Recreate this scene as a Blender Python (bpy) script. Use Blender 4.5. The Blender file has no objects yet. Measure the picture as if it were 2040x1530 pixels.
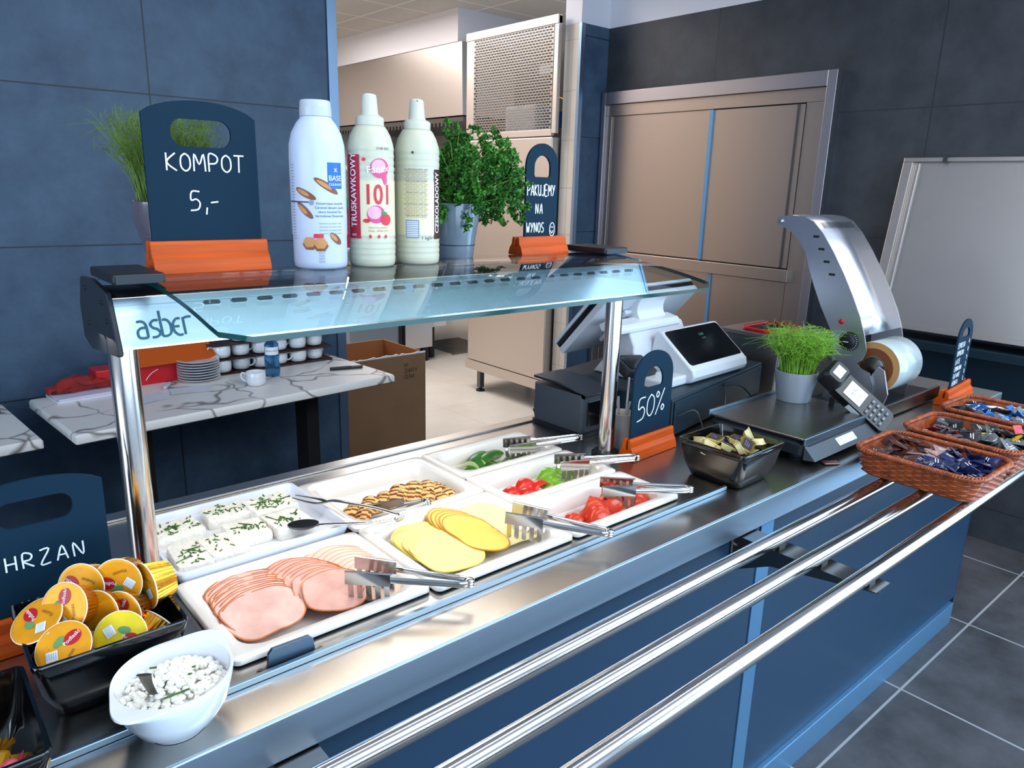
import bpy, bmesh, math, random
from mathutils import Vector, Matrix, Euler

SC = bpy.context.scene
COL = SC.collection
PI = math.pi
RND = random.Random(7)

# ------------------------------------------------------------------ camera
cam_d = bpy.data.cameras.new('camera')
cam_d.sensor_fit = 'HORIZONTAL'
cam_d.sensor_width = 36.0
cam_d.lens = 36.0 * 1475.92 / 2040.0
cam_d.clip_start = 0.02
cam_d.clip_end = 60
cam = bpy.data.objects.new('camera', cam_d)
COL.objects.link(cam)
_r = (0.76016779, -0.64919876, 0.02618981)
_d = (-0.1467277, -0.21079669, -0.96645524)
_f = (0.63294227, 0.73082537, -0.25549629)
cam.matrix_world = Matrix(((_r[0], -_d[0], -_f[0], 0), (_r[1], -_d[1], -_f[1], 0), (_r[2], -_d[2], -_f[2], 1.55), (0, 0, 0, 1)))
SC.camera = cam

# ------------------------------------------------------------------ light and exposure
SC.view_settings.view_transform = 'Standard'
SC.view_settings.look = 'None'
SC.view_settings.exposure = 0.0
SC.view_settings.gamma = 1.0
SC.view_settings.use_curve_mapping = False
world = bpy.data.worlds.new('daylight')
SC.world = world
world.use_nodes = True
bg = world.node_tree.nodes['Background']
bg.inputs[0].default_value = (0.55, 0.75, 1.0, 1)
bg.inputs[1].default_value = 1.2
SC.cycles.max_bounces = 8
SC.cycles.transparent_max_bounces = 12
SC.cycles.caustics_reflective = False
SC.cycles.caustics_refractive = False
SC.cycles.sample_clamp_indirect = 6.0


def area(name, loc, target, sx, sy, power, col):
    d = bpy.data.lights.new(name, 'AREA')
    d.shape = 'RECTANGLE'
    d.size, d.size_y, d.energy, d.color = sx, sy, power, col
    o = bpy.data.objects.new(name, d)
    COL.objects.link(o)
    o.location = loc
    o.rotation_euler = (Vector(target) - Vector(loc)).to_track_quat('-Z', 'Y').to_euler()
    return o


area('window_daylight_front', (0.2, -3.35, 1.1), (0.2, 3, 1.1), 5.6, 1.9, 165, (0.55, 0.77, 1.0))
area('window_daylight_side', (-3.35, 0.4, 1.9), (3, 0.4, 1.8), 3.0, 1.5, 90, (0.70, 0.83, 1.0))
area('window_daylight_right', (3.70, -1.65, 1.25), (0, -1.65, 1.25), 3.1, 2.3, 105, (0.50, 0.76, 1.0))
area('kitchen_ceiling_light', (2.6, 6.2, 3.02), (2.6, 6.2, 0), 2.2, 2.6, 118, (1.0, 0.93, 0.89))
area('kitchen_ceiling_light_near', (2.7, 4.4, 3.02), (2.7, 4.4, 0), 1.2, 0.6, 34, (1.0, 0.93, 0.89))
area('dining_ceiling_panel', (2.15, -1.1, 2.96), (2.15, -1.1, 0), 3.2, 1.5, 105, (0.86, 0.94, 1.0))
area('dining_ceiling_strip', (1.6, 0.75, 2.96), (1.6, 0.75, 0), 2.6, 0.10, 14, (1.0, 0.95, 0.9))

# ------------------------------------------------------------------ materials
def lin(h):
    h = h.lstrip('#')
    out = []
    for i in (0, 2, 4):
        c = int(h[i:i + 2], 16) / 255
        out.append(c / 12.92 if c <= 0.04045 else ((c + 0.055) / 1.055) ** 2.4)
    return out + [1.0]


MATS = {}


def mat(name, col, rough=0.5, metal=0.0, spec=0.5, noise=None, bump=None, coat=0.0, trans=0.0, ior=1.45, sss=0.0,
        emit=None, emit_s=0.0, aniso=None, alpha=1.0, bstr=0.05):
    """Procedural principled material. noise=(scale, amount, stretch xyz); bump=(scale, strength)."""
    m = bpy.data.materials.new(name)
    m.use_nodes = True
    nt = m.node_tree
    b = nt.nodes['Principled BSDF']
    c = lin(col) if isinstance(col, str) else list(col)
    b.inputs['Base Color'].default_value = c
    b.inputs['Roughness'].default_value = rough
    b.inputs['Metallic'].default_value = metal
    b.inputs['Specular IOR Level'].default_value = spec
    b.inputs['IOR'].default_value = ior
    b.inputs['Coat Weight'].default_value = coat
    b.inputs['Coat Roughness'].default_value = 0.05
    b.inputs['Transmission Weight'].default_value = trans
    b.inputs['Alpha'].default_value = alpha
    if sss:
        b.inputs['Subsurface Weight'].default_value = sss
        b.inputs['Subsurface Radius'].default_value = (0.01, 0.005, 0.003)
    if emit:
        b.inputs['Emission Color'].default_value = lin(emit)
        b.inputs['Emission Strength'].default_value = emit_s
    tc = nt.nodes.new('ShaderNodeTexCoord')
    if noise:
        mp = nt.nodes.new('ShaderNodeMapping')
        mp.inputs['Scale'].default_value = noise[2] if len(noise) > 2 else (1, 1, 1)
        n = nt.nodes.new('ShaderNodeTexNoise')
        n.inputs['Scale'].default_value = noise[0]
        n.inputs['Detail'].default_value = 5
        nt.links.new(tc.outputs['Object'], mp.inputs[0])
        nt.links.new(mp.outputs[0], n.inputs['Vector'])
        ramp = nt.nodes.new('ShaderNodeValToRGB')
        a = noise[1]
        ramp.color_ramp.elements[0].position = 0.3
        ramp.color_ramp.elements[1].position = 0.7
        ramp.color_ramp.elements[0].color = [max(0, v * (1 - a)) for v in c[:3]] + [1]
        ramp.color_ramp.elements[1].color = [min(1, v * (1 + a)) for v in c[:3]] + [1]
        nt.links.new(n.outputs['Fac'], ramp.inputs[0])
        nt.links.new(ramp.outputs[0], b.inputs['Base Color'])
    if bump:
        n2 = nt.nodes.new('ShaderNodeTexNoise')
        n2.inputs['Scale'].default_value = bump[0]
        n2.inputs['Detail'].default_value = 4
        bp = nt.nodes.new('ShaderNodeBump')
        bp.inputs['Strength'].default_value = bump[1]
        bp.inputs['Distance'].default_value = bump[2] if len(bump) > 2 else 0.002
        nt.links.new(tc.outputs['Object'], n2.inputs['Vector'])
        nt.links.new(n2.outputs['Fac'], bp.inputs['Height'])
        nt.links.new(bp.outputs[0], b.inputs['Normal'])
    if aniso:
        mp = nt.nodes.new('ShaderNodeMapping')
        mp.inputs['Scale'].default_value = aniso
        n3 = nt.nodes.new('ShaderNodeTexNoise')
        n3.inputs['Scale'].default_value = 1.0
        n3.inputs['Detail'].default_value = 3
        mr = nt.nodes.new('ShaderNodeMapRange')
        mr.inputs['To Min'].default_value = rough * (0.88 if bstr else 0.97)
        mr.inputs['To Max'].default_value = rough * (1.14 if bstr else 1.03)
        nt.links.new(tc.outputs['Object'], mp.inputs[0])
        nt.links.new(mp.outputs[0], n3.inputs['Vector'])
        nt.links.new(n3.outputs['Fac'], mr.inputs[0])
        nt.links.new(mr.outputs[0], b.inputs['Roughness'])
        bp = nt.nodes.new('ShaderNodeBump')
        bp.inputs['Strength'].default_value = bstr
        bp.inputs['Distance'].default_value = 0.0006
        nt.links.new(n3.outputs['Fac'], bp.inputs['Height'])
        nt.links.new(bp.outputs[0], b.inputs['Normal'])
    MATS[name] = m
    return m


def tile_mat(name, c1, c2, grout, tw, th, gap, offs, axes, rough, spec=0.5, origin=(0, 0), nscale=7.0):
    """Stone-look tiles with thin joints. axes: which object axes drive (u, v)."""
    m = bpy.data.materials.new(name)
    m.use_nodes = True
    nt = m.node_tree
    b = nt.nodes['Principled BSDF']
    b.inputs['Roughness'].default_value = rough
    b.inputs['Specular IOR Level'].default_value = spec
    tc = nt.nodes.new('ShaderNodeTexCoord')
    sep = nt.nodes.new('ShaderNodeSeparateXYZ')
    cmb = nt.nodes.new('ShaderNodeCombineXYZ')
    nt.links.new(tc.outputs['Object'], sep.inputs[0])
    for i, ax in enumerate(axes):
        ad = nt.nodes.new('ShaderNodeMath')
        ad.operation = 'SUBTRACT'
        ad.inputs[1].default_value = origin[i]
        nt.links.new(sep.outputs['XYZ'.index(ax)], ad.inputs[0])
        nt.links.new(ad.outputs[0], cmb.inputs[i])
    br = nt.nodes.new('ShaderNodeTexBrick')
    br.offset = offs
    br.inputs['Scale'].default_value = 1.0
    br.inputs['Brick Width'].default_value = tw
    br.inputs['Row Height'].default_value = th
    br.inputs['Mortar Size'].default_value = gap
    br.inputs['Mortar Smooth'].default_value = 0.0
    br.inputs['Bias'].default_value = 0.0
    nt.links.new(cmb.outputs[0], br.inputs['Vector'])
    n = nt.nodes.new('ShaderNodeTexNoise')
    n.inputs['Scale'].default_value = nscale
    n.inputs['Detail'].default_value = 9
    n.inputs['Roughness'].default_value = 0.65
    nt.links.new(tc.outputs['Object'], n.inputs['Vector'])
    ramp = nt.nodes.new('ShaderNodeValToRGB')
    ramp.color_ramp.elements[0].position = 0.32
    ramp.color_ramp.elements[1].position = 0.68
    ramp.color_ramp.elements[0].color = lin(c1)
    ramp.color_ramp.elements[1].color = lin(c2)
    nt.links.new(n.outputs['Fac'], ramp.inputs[0])
    mix = nt.nodes.new('ShaderNodeMix')
    mix.data_type = 'RGBA'
    nt.links.new(br.outputs['Fac'], mix.inputs['Factor'])
    nt.links.new(ramp.outputs[0], mix.inputs['A'])
    mix.inputs['B'].default_value = lin(grout)
    nt.links.new(mix.outputs['Result'], b.inputs['Base Color'])
    MATS[name] = m
    return m


def glass_mat(name, tint, ior=1.45, rough=0.0, gl=1.0):
    """Thin clear sheet: a Fresnel mix of straight-through light and mirror reflection."""
    m = bpy.data.materials.new(name)
    m.use_nodes = True
    nt = m.node_tree
    nt.nodes.clear()
    out = nt.nodes.new('ShaderNodeOutputMaterial')
    tr = nt.nodes.new('ShaderNodeBsdfTransparent')
    tr.inputs[0].default_value = lin(tint)
    gs = nt.nodes.new('ShaderNodeBsdfGlossy')
    gs.inputs['Roughness'].default_value = rough
    gs.inputs[0].default_value = (gl, gl, gl, 1)
    fr = nt.nodes.new('ShaderNodeFresnel')
    fr.inputs[0].default_value = ior
    mx = nt.nodes.new('ShaderNodeMixShader')
    nt.links.new(fr.outputs[0], mx.inputs[0])
    nt.links.new(tr.outputs[0], mx.inputs[1])
    nt.links.new(gs.outputs[0], mx.inputs[2])
    nt.links.new(mx.outputs[0], out.inputs[0])
    MATS[name] = m
    return m


def marble_mat(name):
    m = bpy.data.materials.new(name)
    m.use_nodes = True
    nt = m.node_tree
    b = nt.nodes['Principled BSDF']
    b.inputs['Roughness'].default_value = 0.35
    tc = nt.nodes.new('ShaderNodeTexCoord')
    n = nt.nodes.new('ShaderNodeTexNoise')
    n.inputs['Scale'].default_value = 2.2
    n.inputs['Detail'].default_value = 3
    mx = nt.nodes.new('ShaderNodeMix')
    mx.data_type = 'VECTOR'
    mx.inputs['Factor'].default_value = 0.32
    nt.links.new(tc.outputs['Object'], n.inputs['Vector'])
    nt.links.new(tc.outputs['Object'], mx.inputs[4])
    nt.links.new(n.outputs['Color'], mx.inputs[5])
    v = nt.nodes.new('ShaderNodeTexVoronoi')
    v.feature = 'DISTANCE_TO_EDGE'
    v.inputs['Scale'].default_value = 5.6
    nt.links.new(mx.outputs[1], v.inputs['Vector'])
    r = nt.nodes.new('ShaderNodeValToRGB')
    r.color_ramp.elements[0].position = 0.0
    r.color_ramp.elements[0].color = lin('#6f665f')
    r.color_ramp.elements[1].position = 0.035
    r.color_ramp.elements[1].color = lin('#e9e4de')
    nt.links.new(v.outputs['Distance'], r.inputs[0])
    n2 = nt.nodes.new('ShaderNodeTexNoise')
    n2.inputs['Scale'].default_value = 3.0
    nt.links.new(tc.outputs['Object'], n2.inputs['Vector'])
    r2 = nt.nodes.new('ShaderNodeValToRGB')
    r2.color_ramp.elements[0].position = 0.41
    r2.color_ramp.elements[1].position = 0.52
    nt.links.new(n2.outputs['Fac'], r2.inputs[0])
    mm = nt.nodes.new('ShaderNodeMix')
    mm.data_type = 'RGBA'
    nt.links.new(r2.outputs[0], mm.inputs['Factor'])
    mm.inputs['A'].default_value = lin('#e9e4de')
    nt.links.new(r.outputs[0], mm.inputs['B'])
    nt.links.new(mm.outputs['Result'], b.inputs['Base Color'])
    MATS[name] = m
    return m


tile_mat('wall_tile_blue', '#30435a', '#465c72', '#1b2530', 1.2, 0.6, 0.003, 0.0, 'XZ', 0.45, 0.4, (0.963, 0.081), 6)
tile_mat('wall_tile_dark', '#2a2d33', '#3d4147', '#24272c', 1.2, 0.6, 0.003, 0.0, 'YZ', 0.5, 0.4, (0.3, 0.16), 5)
tile_mat('floor_tile_dark', '#3a3a3d', '#55555a', '#9a9ca0', 0.6, 0.6, 0.004, 0.0, 'XY', 0.45, 0.4, (2.354, 0.735), 6)
tile_mat('floor_tile_light', '#c9c2b8', '#d6d0c7', '#bdb6ac', 0.6, 0.6, 0.003, 0.0, 'XY', 0.35, 0.5, (0, 0), 3)
tile_mat('ceiling_tile', '#cfc8c0', '#d6d0c9', '#efeae4', 0.6, 0.6, 0.012, 0.0, 'XY', 0.9, 0.2, (0.2, 0.1), 30)
tile_mat('wall_tile_beige', '#cbbfb1', '#d6cbbe', '#b8ac9e', 0.6, 0.3, 0.003, 0.0, 'YZ', 0.35, 0.5, (0, 0.06), 3)
mat('paint_white', '#dcdbe0', 0.85)
mat('paint_kitchen', '#d8cfc7', 0.8)
mat('trim_steel', '#7d93ac', 0.35, 0.9)
mat('steel', '#b7b3ae', 0.30, 1.0, aniso=(3, 160, 160))
mat('steel_x', '#bdb9b4', 0.27, 1.0, aniso=(3, 500, 500), bstr=0.0)
mat('steel_z', '#a9a39d', 0.36, 1.0, aniso=(160, 160, 2.5))
mat('hatch_steel', '#ab9f97', 0.34, 1.0, aniso=(160, 160, 2.5))
mat('steel_warm', '#c6beb8', 0.38, 1.0, aniso=(160, 160, 2.5))
mat('steel_dark', '#6d6b69', 0.30, 1.0)
mat('chrome', '#c4c0bb', 0.10, 1.0)
mat('tube_steel', '#cfcac6', 0.13, 1.0)
mat('gold_foil', '#e6a93a', 0.24, 1.0, bump=(60, 0.25))
mat('lid_gold', '#e89a12', 0.42, 0.25, noise=(40, 0.12))
mat('lid_yellow', '#e0c21a', 0.42, 0.2, noise=(40, 0.12))
mat('lid_red', '#b5121f', 0.4)
mat('label_white', '#e9ecef', 0.5)
mat('label_green', '#5f8f58', 0.6)
mat('barcode', '#b9bec4', 0.6)
mat('melamine', '#ece6de', 0.22, coat=0.25)
mat('porcelain', '#e6e8ec', 0.16, coat=0.4)
mat('tray_white', '#dfe2ec', 0.25, coat=0.3)
mat('black_gloss', '#07090c', 0.10, coat=0.5)
mat('black_plastic', '#12151a', 0.42)
mat('black_matte', '#0b0d10', 0.7)
mat('cap_plastic', '#1b2028', 0.45)
mat('printer_grey', '#3f464e', 0.45)
mat('printer_top', '#23282f', 0.35)
mat('blue_black', '#10242f', 0.42)
mat('panel_blue', '#1c3850', 0.30, spec=0.6)
mat('panel_strip', '#6fa0c8', 0.38, 0.75)
mat('board_blue', '#0b2739', 0.6, spec=0.15)
mat('board_dark', '#10202c', 0.6)
mat('chalk', '#eef3f6', 0.8)
mat('wood_orange', '#c44c00', 0.42, spec=0.3, noise=(4, 0.22, (2, 30, 30)))
mat('white_plastic', '#bdc1c8', 0.32)
mat('white_gloss', '#c6cacf', 0.18)
mat('screen_black', '#05080b', 0.12)
mat('screen_digits', '#3f6a5c', 0.5, emit='#3f6a5c', emit_s=0.4)
mat('lcd', '#b9cfdc', 0.3, emit='#b5d3e6', emit_s=0.5)
mat('bottle_white', '#c6cee2', 0.35, sss=0.1)
mat('bottle_cream', '#c9c6ae', 0.35, sss=0.1)
mat('sauce_fill', '#ddd3ad', 0.35)
mat('cap_cream', '#c8c8b8', 0.35)
mat('print_blue', '#0f62b4', 0.4)
mat('print_navy', '#1f3f73', 0.5)
mat('print_grey', '#8d8f96', 0.6)
mat('print_red', '#b01030', 0.4)
mat('print_scarlet', '#d01f34', 0.4)
mat('print_pink', '#d4447c', 0.4)
mat('print_pale_pink', '#e7a9c4', 0.4)
mat('print_white', '#f2f2f4', 0.5)
mat('print_dark', '#2c2a2c', 0.5)
mat('print_brown', '#7a4526', 0.45)
mat('print_caramel', '#c58347', 0.45)
mat('print_tan', '#a88f66', 0.6)
mat('print_green', '#2f8a4a', 0.5)
mat('print_steelblue', '#8795ad', 0.5)
mat('choco', '#3a2019', 0.4)
mat('pot_grey', '#8a8f96', 0.25, coat=0.3)
mat('pot_blue_grey', '#77828f', 0.16, coat=0.5)
mat('pot_dark', '#5d5560', 0.18, coat=0.6)
mat('parsley', '#35701c', 0.5, noise=(30, 0.5))
mat('parsley_stem', '#7a9a3a', 0.5)
mat('cress', '#73a32c', 0.5, noise=(40, 0.4))
mat('fennel', '#5f7a2a', 0.5, noise=(40, 0.35))
mat('soil', '#241a12', 0.95)
mat('red_plastic', '#c01420', 0.35)
mat('red_film', '#a8322c', 0.25, alpha=0.75)
mat('orange_card', '#c9560f', 0.5)
mat('paper', '#d9d6dc', 0.7)
mat('paper_lilac', '#cfcbe0', 0.7)
mat('cardboard', '#8a684b', 0.8, noise=(6, 0.08))
mat('cardboard_in', '#a5673a', 0.8)
mat('ink', '#3a2c22', 0.8)
mat('wicker', '#94451f', 0.42, noise=(45, 0.4), coat=0.15)
mat('pack_brown', '#4a2a26', 0.28)
mat('pack_pink', '#a2807e', 0.35)
mat('pack_navy', '#20264f', 0.25)
mat('pack_grey', '#5c5f63', 0.35)
mat('pack_black', '#191b1d', 0.35)
mat('pack_yellow', '#d8b21a', 0.35)
mat('pack_blue', '#2f77c8', 0.35)
mat('pack_red', '#b02030', 0.35)
mat('ham', '#e6b5a8', 0.38, noise=(22, 0.22), sss=0.15)
mat('ham_rind', '#c46f42', 0.35, noise=(60, 0.35))
mat('ham_smoked', '#dfa698', 0.38, noise=(26, 0.18), sss=0.15)
mat('turkey', '#e9c6b1', 0.4, noise=(14, 0.06), sss=0.15)
mat('turkey_rim', '#cf9c80', 0.4)
mat('gouda', '#f5df90', 0.42, sss=0.15, noise=(8, 0.05))
mat('gouda_rim', '#efd56c', 0.4)
mat('smoked_cheese', '#f2cc5e', 0.4, sss=0.15, noise=(8, 0.07))
mat('smoked_rind', '#c58420', 0.4)
mat('pale_cheese', '#f3e3a4', 0.42, sss=0.15)
mat('curd', '#efe9dc', 0.7, sss=0.1, bump=(160, 0.9, 0.003))
mat('chive', '#3f6426', 0.5, noise=(60, 0.4))
mat('crepe', '#e6b870', 0.55, noise=(22, 0.25), bump=(80, 0.3))
mat('crepe_brown', '#7d3a0e', 0.5, noise=(50, 0.4))
mat('cucumber_skin', '#2f6a1d', 0.3, noise=(30, 0.5))
mat('cucumber_flesh', '#cddb9a', 0.35, noise=(40, 0.15))
mat('pepper_green', '#6ea31a', 0.25, noise=(10, 0.25))
mat('pepper_red', '#d0281a', 0.22, noise=(10, 0.25))
mat('tomato', '#cf3a1c', 0.22, noise=(12, 0.3))
mat('tomato_flesh', '#e6633c', 0.3, noise=(30, 0.35))
mat('cottage', '#f2efe4', 0.35, sss=0.15)
mat('cottage_cream', '#e2ded4', 0.3, sss=0.1)
mat('butter', '#f2e2a2', 0.4, noise=(10, 0.1))
mat('butter_foil', '#8a7338', 0.25, 0.6)
mat('butter_lid', '#3b2d22', 0.3)
mat('lilac', '#5b5a9a', 0.4)
mat('candy_gold', '#b88620', 0.3, 0.5, bump=(90, 0.4))
mat('candy_blue', '#1683c0', 0.35)
mat('candy_pink', '#d2456a', 0.35)
mat('amber_core', '#b98a54', 0.45)
mat('film_roll', '#aab6b8', 0.22, coat=0.4, spec=0.6)
mat('iron_dark', '#15181b', 0.4, 0.3)
mat('vent_dark', '#090a0c', 0.7)
mat('red_led', '#b5121c', 0.25)
mat('copper', '#b96a3a', 0.3, 1.0)
mat('marker_blue', '#2f6fc0', 0.4)
mat('cup_paper', '#d5cdbf', 0.6)
mat('lamp_tube', '#ffe9c8', 0.5, emit='#ffe3c0', emit_s=9.0)
mat('kitchen_grey', '#77808c', 0.4, 0.4)
mat('kitchen_white', '#d9d3cd', 0.5)
mat('glass_edge', '#0d3f3c', 0.12)
mat('water_blue', '#5f9fd0', 0.08, trans=0.85, ior=1.2)
marble_mat('marble')
glass_mat('glass_sheet', '#f8fdfc', 1.28)
glass_mat('window_glass', '#eef4f6', 1.4)
mat('panel_fascia', '#a3b6c8', 0.36, 0.9, aniso=(2, 200, 200))
mat('panel_lip', '#8ea3b4', 0.30, 0.95)
mat('fascia_steel', '#9db6c4', 0.33, 0.85, aniso=(2, 200, 200))
mat('post_steel', '#d6cfc9', 0.16, 1.0)
mat('print_steelteal', '#2f6072', 0.5)
mat('steel_platter', '#8f8d88', 0.30, 1.0, aniso=(120, 3, 3))
mat('wrapper_steel', '#c4c4cc', 0.30, 0.95, aniso=(3, 60, 60))
mat('hatch_frame', '#aaa7ad', 0.33, 1.0, aniso=(160, 160, 2.5))
mat('clip_steel', '#55687a', 0.35, 0.8)
mat('mesh_steel', '#908c88', 0.4, 0.9)
mat('reader_black', '#07090c', 0.35)

# ------------------------------------------------------------------ mesh helpers
class MB:
    def __init__(self):
        self.v, self.f, self.m = [], [], []
        self.T = Matrix.Identity(4)

    def add(self, verts, faces, mi=0):
        o = len(self.v)
        self.v += [tuple(self.T @ Vector(p)) for p in verts]
        self.f += [tuple(i + o for i in q) for q in faces]
        self.m += [mi] * len(faces)
        return self

    def box(self, x0, x1, y0, y1, z0, z1, mi=0):
        v = [(x, y, z) for x in (x0, x1) for y in (y0, y1) for z in (z0, z1)]
        return self.add(v, [(0, 1, 3, 2), (4, 6, 7, 5), (0, 4, 5, 1), (2, 3, 7, 6), (0, 2, 6, 4), (1, 5, 7, 3)], mi)

    def loops(self, ls, cap0=True, cap1=True, closed=True, mi=0):
        n = len(ls[0])
        vs = [p for l in ls for p in l]
        fs = []
        for k in range(len(ls) - 1):
            for i in range(n if closed else n - 1):
                j = (i + 1) % n
                fs.append((k * n + i, k * n + j, (k + 1) * n + j, (k + 1) * n + i))
        if cap0:
            fs.append(tuple(reversed(range(n))))
        if cap1:
            fs.append(tuple(range((len(ls) - 1) * n, len(ls) * n)))
        return self.add(vs, fs, mi)

    def prism(self, poly, axis, a0, a1, mi=0):
        """poly: 2D points; axis 'x': (u,v)->(y,z); 'y': (x,z); 'z': (x,y)."""
        def P(p, a):
            return {'x': (a, p[0], p[1]), 'y': (p[0], a, p[1]), 'z': (p[0], p[1], a)}[axis]
        return self.loops([[P(p, a0) for p in poly], [P(p, a1) for p in poly]], mi=mi)

    def lathe(self, prof, n=32, c=(0, 0, 0), mi=0, sx=1.0, sy=1.0, cap=True):
        ls = []
        for r, z in prof:
            ls.append([(c[0] + sx * r * math.cos(2 * PI * i / n), c[1] + sy * r * math.sin(2 * PI * i / n), c[2] + z) for i in range(n)])
        return self.loops(ls, cap, cap, mi=mi)

    def tube(self, path, r, n=8, mi=0, caps=True, closed=False, flat=None):
        """Round tube along path; r a number or a list; flat=(normal, ratio) squashes it along a normal."""
        P = [Vector(p) for p in path]
        k = len(P)
        rs = r if isinstance(r, (list, tuple)) else [r] * k
        ls = []
        up = None
        for i in range(k):
            if closed:
                t = P[(i + 1) % k] - P[i - 1]
            else:
                t = P[min(i + 1, k - 1)] - P[max(i - 1, 0)]
            if t.length < 1e-9:
                t = Vector((0, 0, 1))
            t.normalize()
            if up is None:
                up = Vector((0, 0, 1)) if abs(t.z) < 0.9 else Vector((1, 0, 0))
            if flat:
                b = t.cross(Vector(flat[0]))
                if b.length < 1e-6:
                    b = t.cross(up)
                b.normalize()
                a = b.cross(t).normalized() * flat[1]
            else:
                a = up - t * up.dot(t)
                if a.length < 1e-6:
                    a = t.orthogonal()
                a.normalize()
                b = t.cross(a)
                up = a
            ls.append([tuple(P[i] + rs[i] * (math.cos(2 * PI * j / n) * a + math.sin(2 * PI * j / n) * b)) for j in range(n)])
        if closed:
            ls.append(ls[0])
            return self.loops(ls, False, False, mi=mi)
        return self.loops(ls, caps, caps, mi=mi)

    def ball(self, c, r, n=16, mi=0, k=8):
        rx, ry, rz = r if isinstance(r, (tuple, list)) else (r, r, r)
        ls = []
        for i in range(1, k):
            a = -PI / 2 + PI * i / k
            ls.append([(c[0] + rx * math.cos(a) * math.cos(2 * PI * j / n), c[1] + ry * math.cos(a) * math.sin(2 * PI * j / n), c[2] + rz * math.sin(a)) for j in range(n)])
        return self.loops(ls, mi=mi)

    def obj(self, name, m, parent=None, smooth=35, bevel=0, seg=2, loc=None, rot=None):
        me = bpy.data.meshes.new(name)
        me.from_pydata(self.v, [], self.f)
        ms = m if isinstance(m, (list, tuple)) else [m]
        for q in ms:
            me.materials.append(MATS[q])
        if len(ms) > 1:
            me.polygons.foreach_set('material_index', self.m)
        bm = bmesh.new()
        bm.from_mesh(me)
        bmesh.ops.recalc_face_normals(bm, faces=bm.faces)
        bm.to_mesh(me)
        bm.free()
        if smooth:
            me.polygons.foreach_set('use_smooth', [True] * len(me.polygons))
            me.set_sharp_from_angle(angle=math.radians(smooth))
        me.update()
        o = bpy.data.objects.new(name, me)
        COL.objects.link(o)
        if parent:
            o.parent = parent
        if bevel:
            b = o.modifiers.new('bevel', 'BEVEL')
            b.width, b.segments, b.limit_method, b.angle_limit = bevel, seg, 'ANGLE', math.radians(40)
            b.harden_normals = False
        if loc:
            o.location = loc
        if rot:
            o.rotation_euler = rot
        return o


def tag(o, label, cat, group=None, kind=None):
    o['label'], o['category'] = label, cat
    if group:
        o['group'] = group
    if kind:
        o['kind'] = kind
    return o


def thing(name, label, cat, loc=(0, 0, 0), rot=(0, 0, 0), group=None):
    o = bpy.data.objects.new(name, None)
    o.empty_display_size = 0.02
    COL.objects.link(o)
    o.location, o.rotation_euler = loc, rot
    return tag(o, label, cat, group)


def struct(mb, name, m, parent=None, **k):
    o = mb.obj(name, m, parent, **k)
    if not parent:
        o['kind'] = 'structure'
    return o


def dup(root, loc, rot, label, group=None, cat=None, scale=None):
    """A copy of a thing with copies of its parts and sub-parts."""
    r = root.copy()
    COL.objects.link(r)
    r.location, r.rotation_euler = loc, rot
    r['label'] = label
    if group:
        r['group'] = group
    if cat:
        r['category'] = cat
    if scale:
        r.scale = scale
    for ch in list(root.children):
        c = ch.copy()
        COL.objects.link(c)
        c.parent = r
        for g in list(ch.children):
            e = g.copy()
            COL.objects.link(e)
            e.parent = c
    return r


def rrect(hx, hy, r, n=6, cx=0, cy=0):
    """Rounded rectangle outline, counter-clockwise."""
    r = max(1e-4, min(r, hx - 1e-4, hy - 1e-4))
    out = []
    for sx, sy, a0 in ((1, 1, 0), (-1, 1, 90), (-1, -1, 180), (1, -1, 270)):
        for i in range(n + 1):
            a = math.radians(a0 + 90 * i / n)
            out.append((cx + sx * (hx - r) + r * math.cos(a), cy + sy * (hy - r) + r * math.sin(a)))
    return out


def rl(hx, hy, r, z, n=6, cx=0, cy=0):
    return [(x, y, z) for x, y in rrect(hx, hy, r, n, cx, cy)]


def catmull(pts, k=8, closed=False):
    P = [Vector(p) for p in pts]
    n = len(P)
    out = []
    for i in range(n if closed else n - 1):
        if closed:
            a, b, c, d = P[i - 1], P[i], P[(i + 1) % n], P[(i + 2) % n]
        else:
            a, b, c, d = P[max(i - 1, 0)], P[i], P[i + 1], P[min(i + 2, n - 1)]
        for j in range(k):
            t = j / k
            out.append(0.5 * ((2 * b) + (c - a) * t + (2 * a - 5 * b + 4 * c - d) * t * t + (3 * b - a - 3 * c + d) * t ** 3))
    if not closed:
        out.append(P[-1])
    return out


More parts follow.
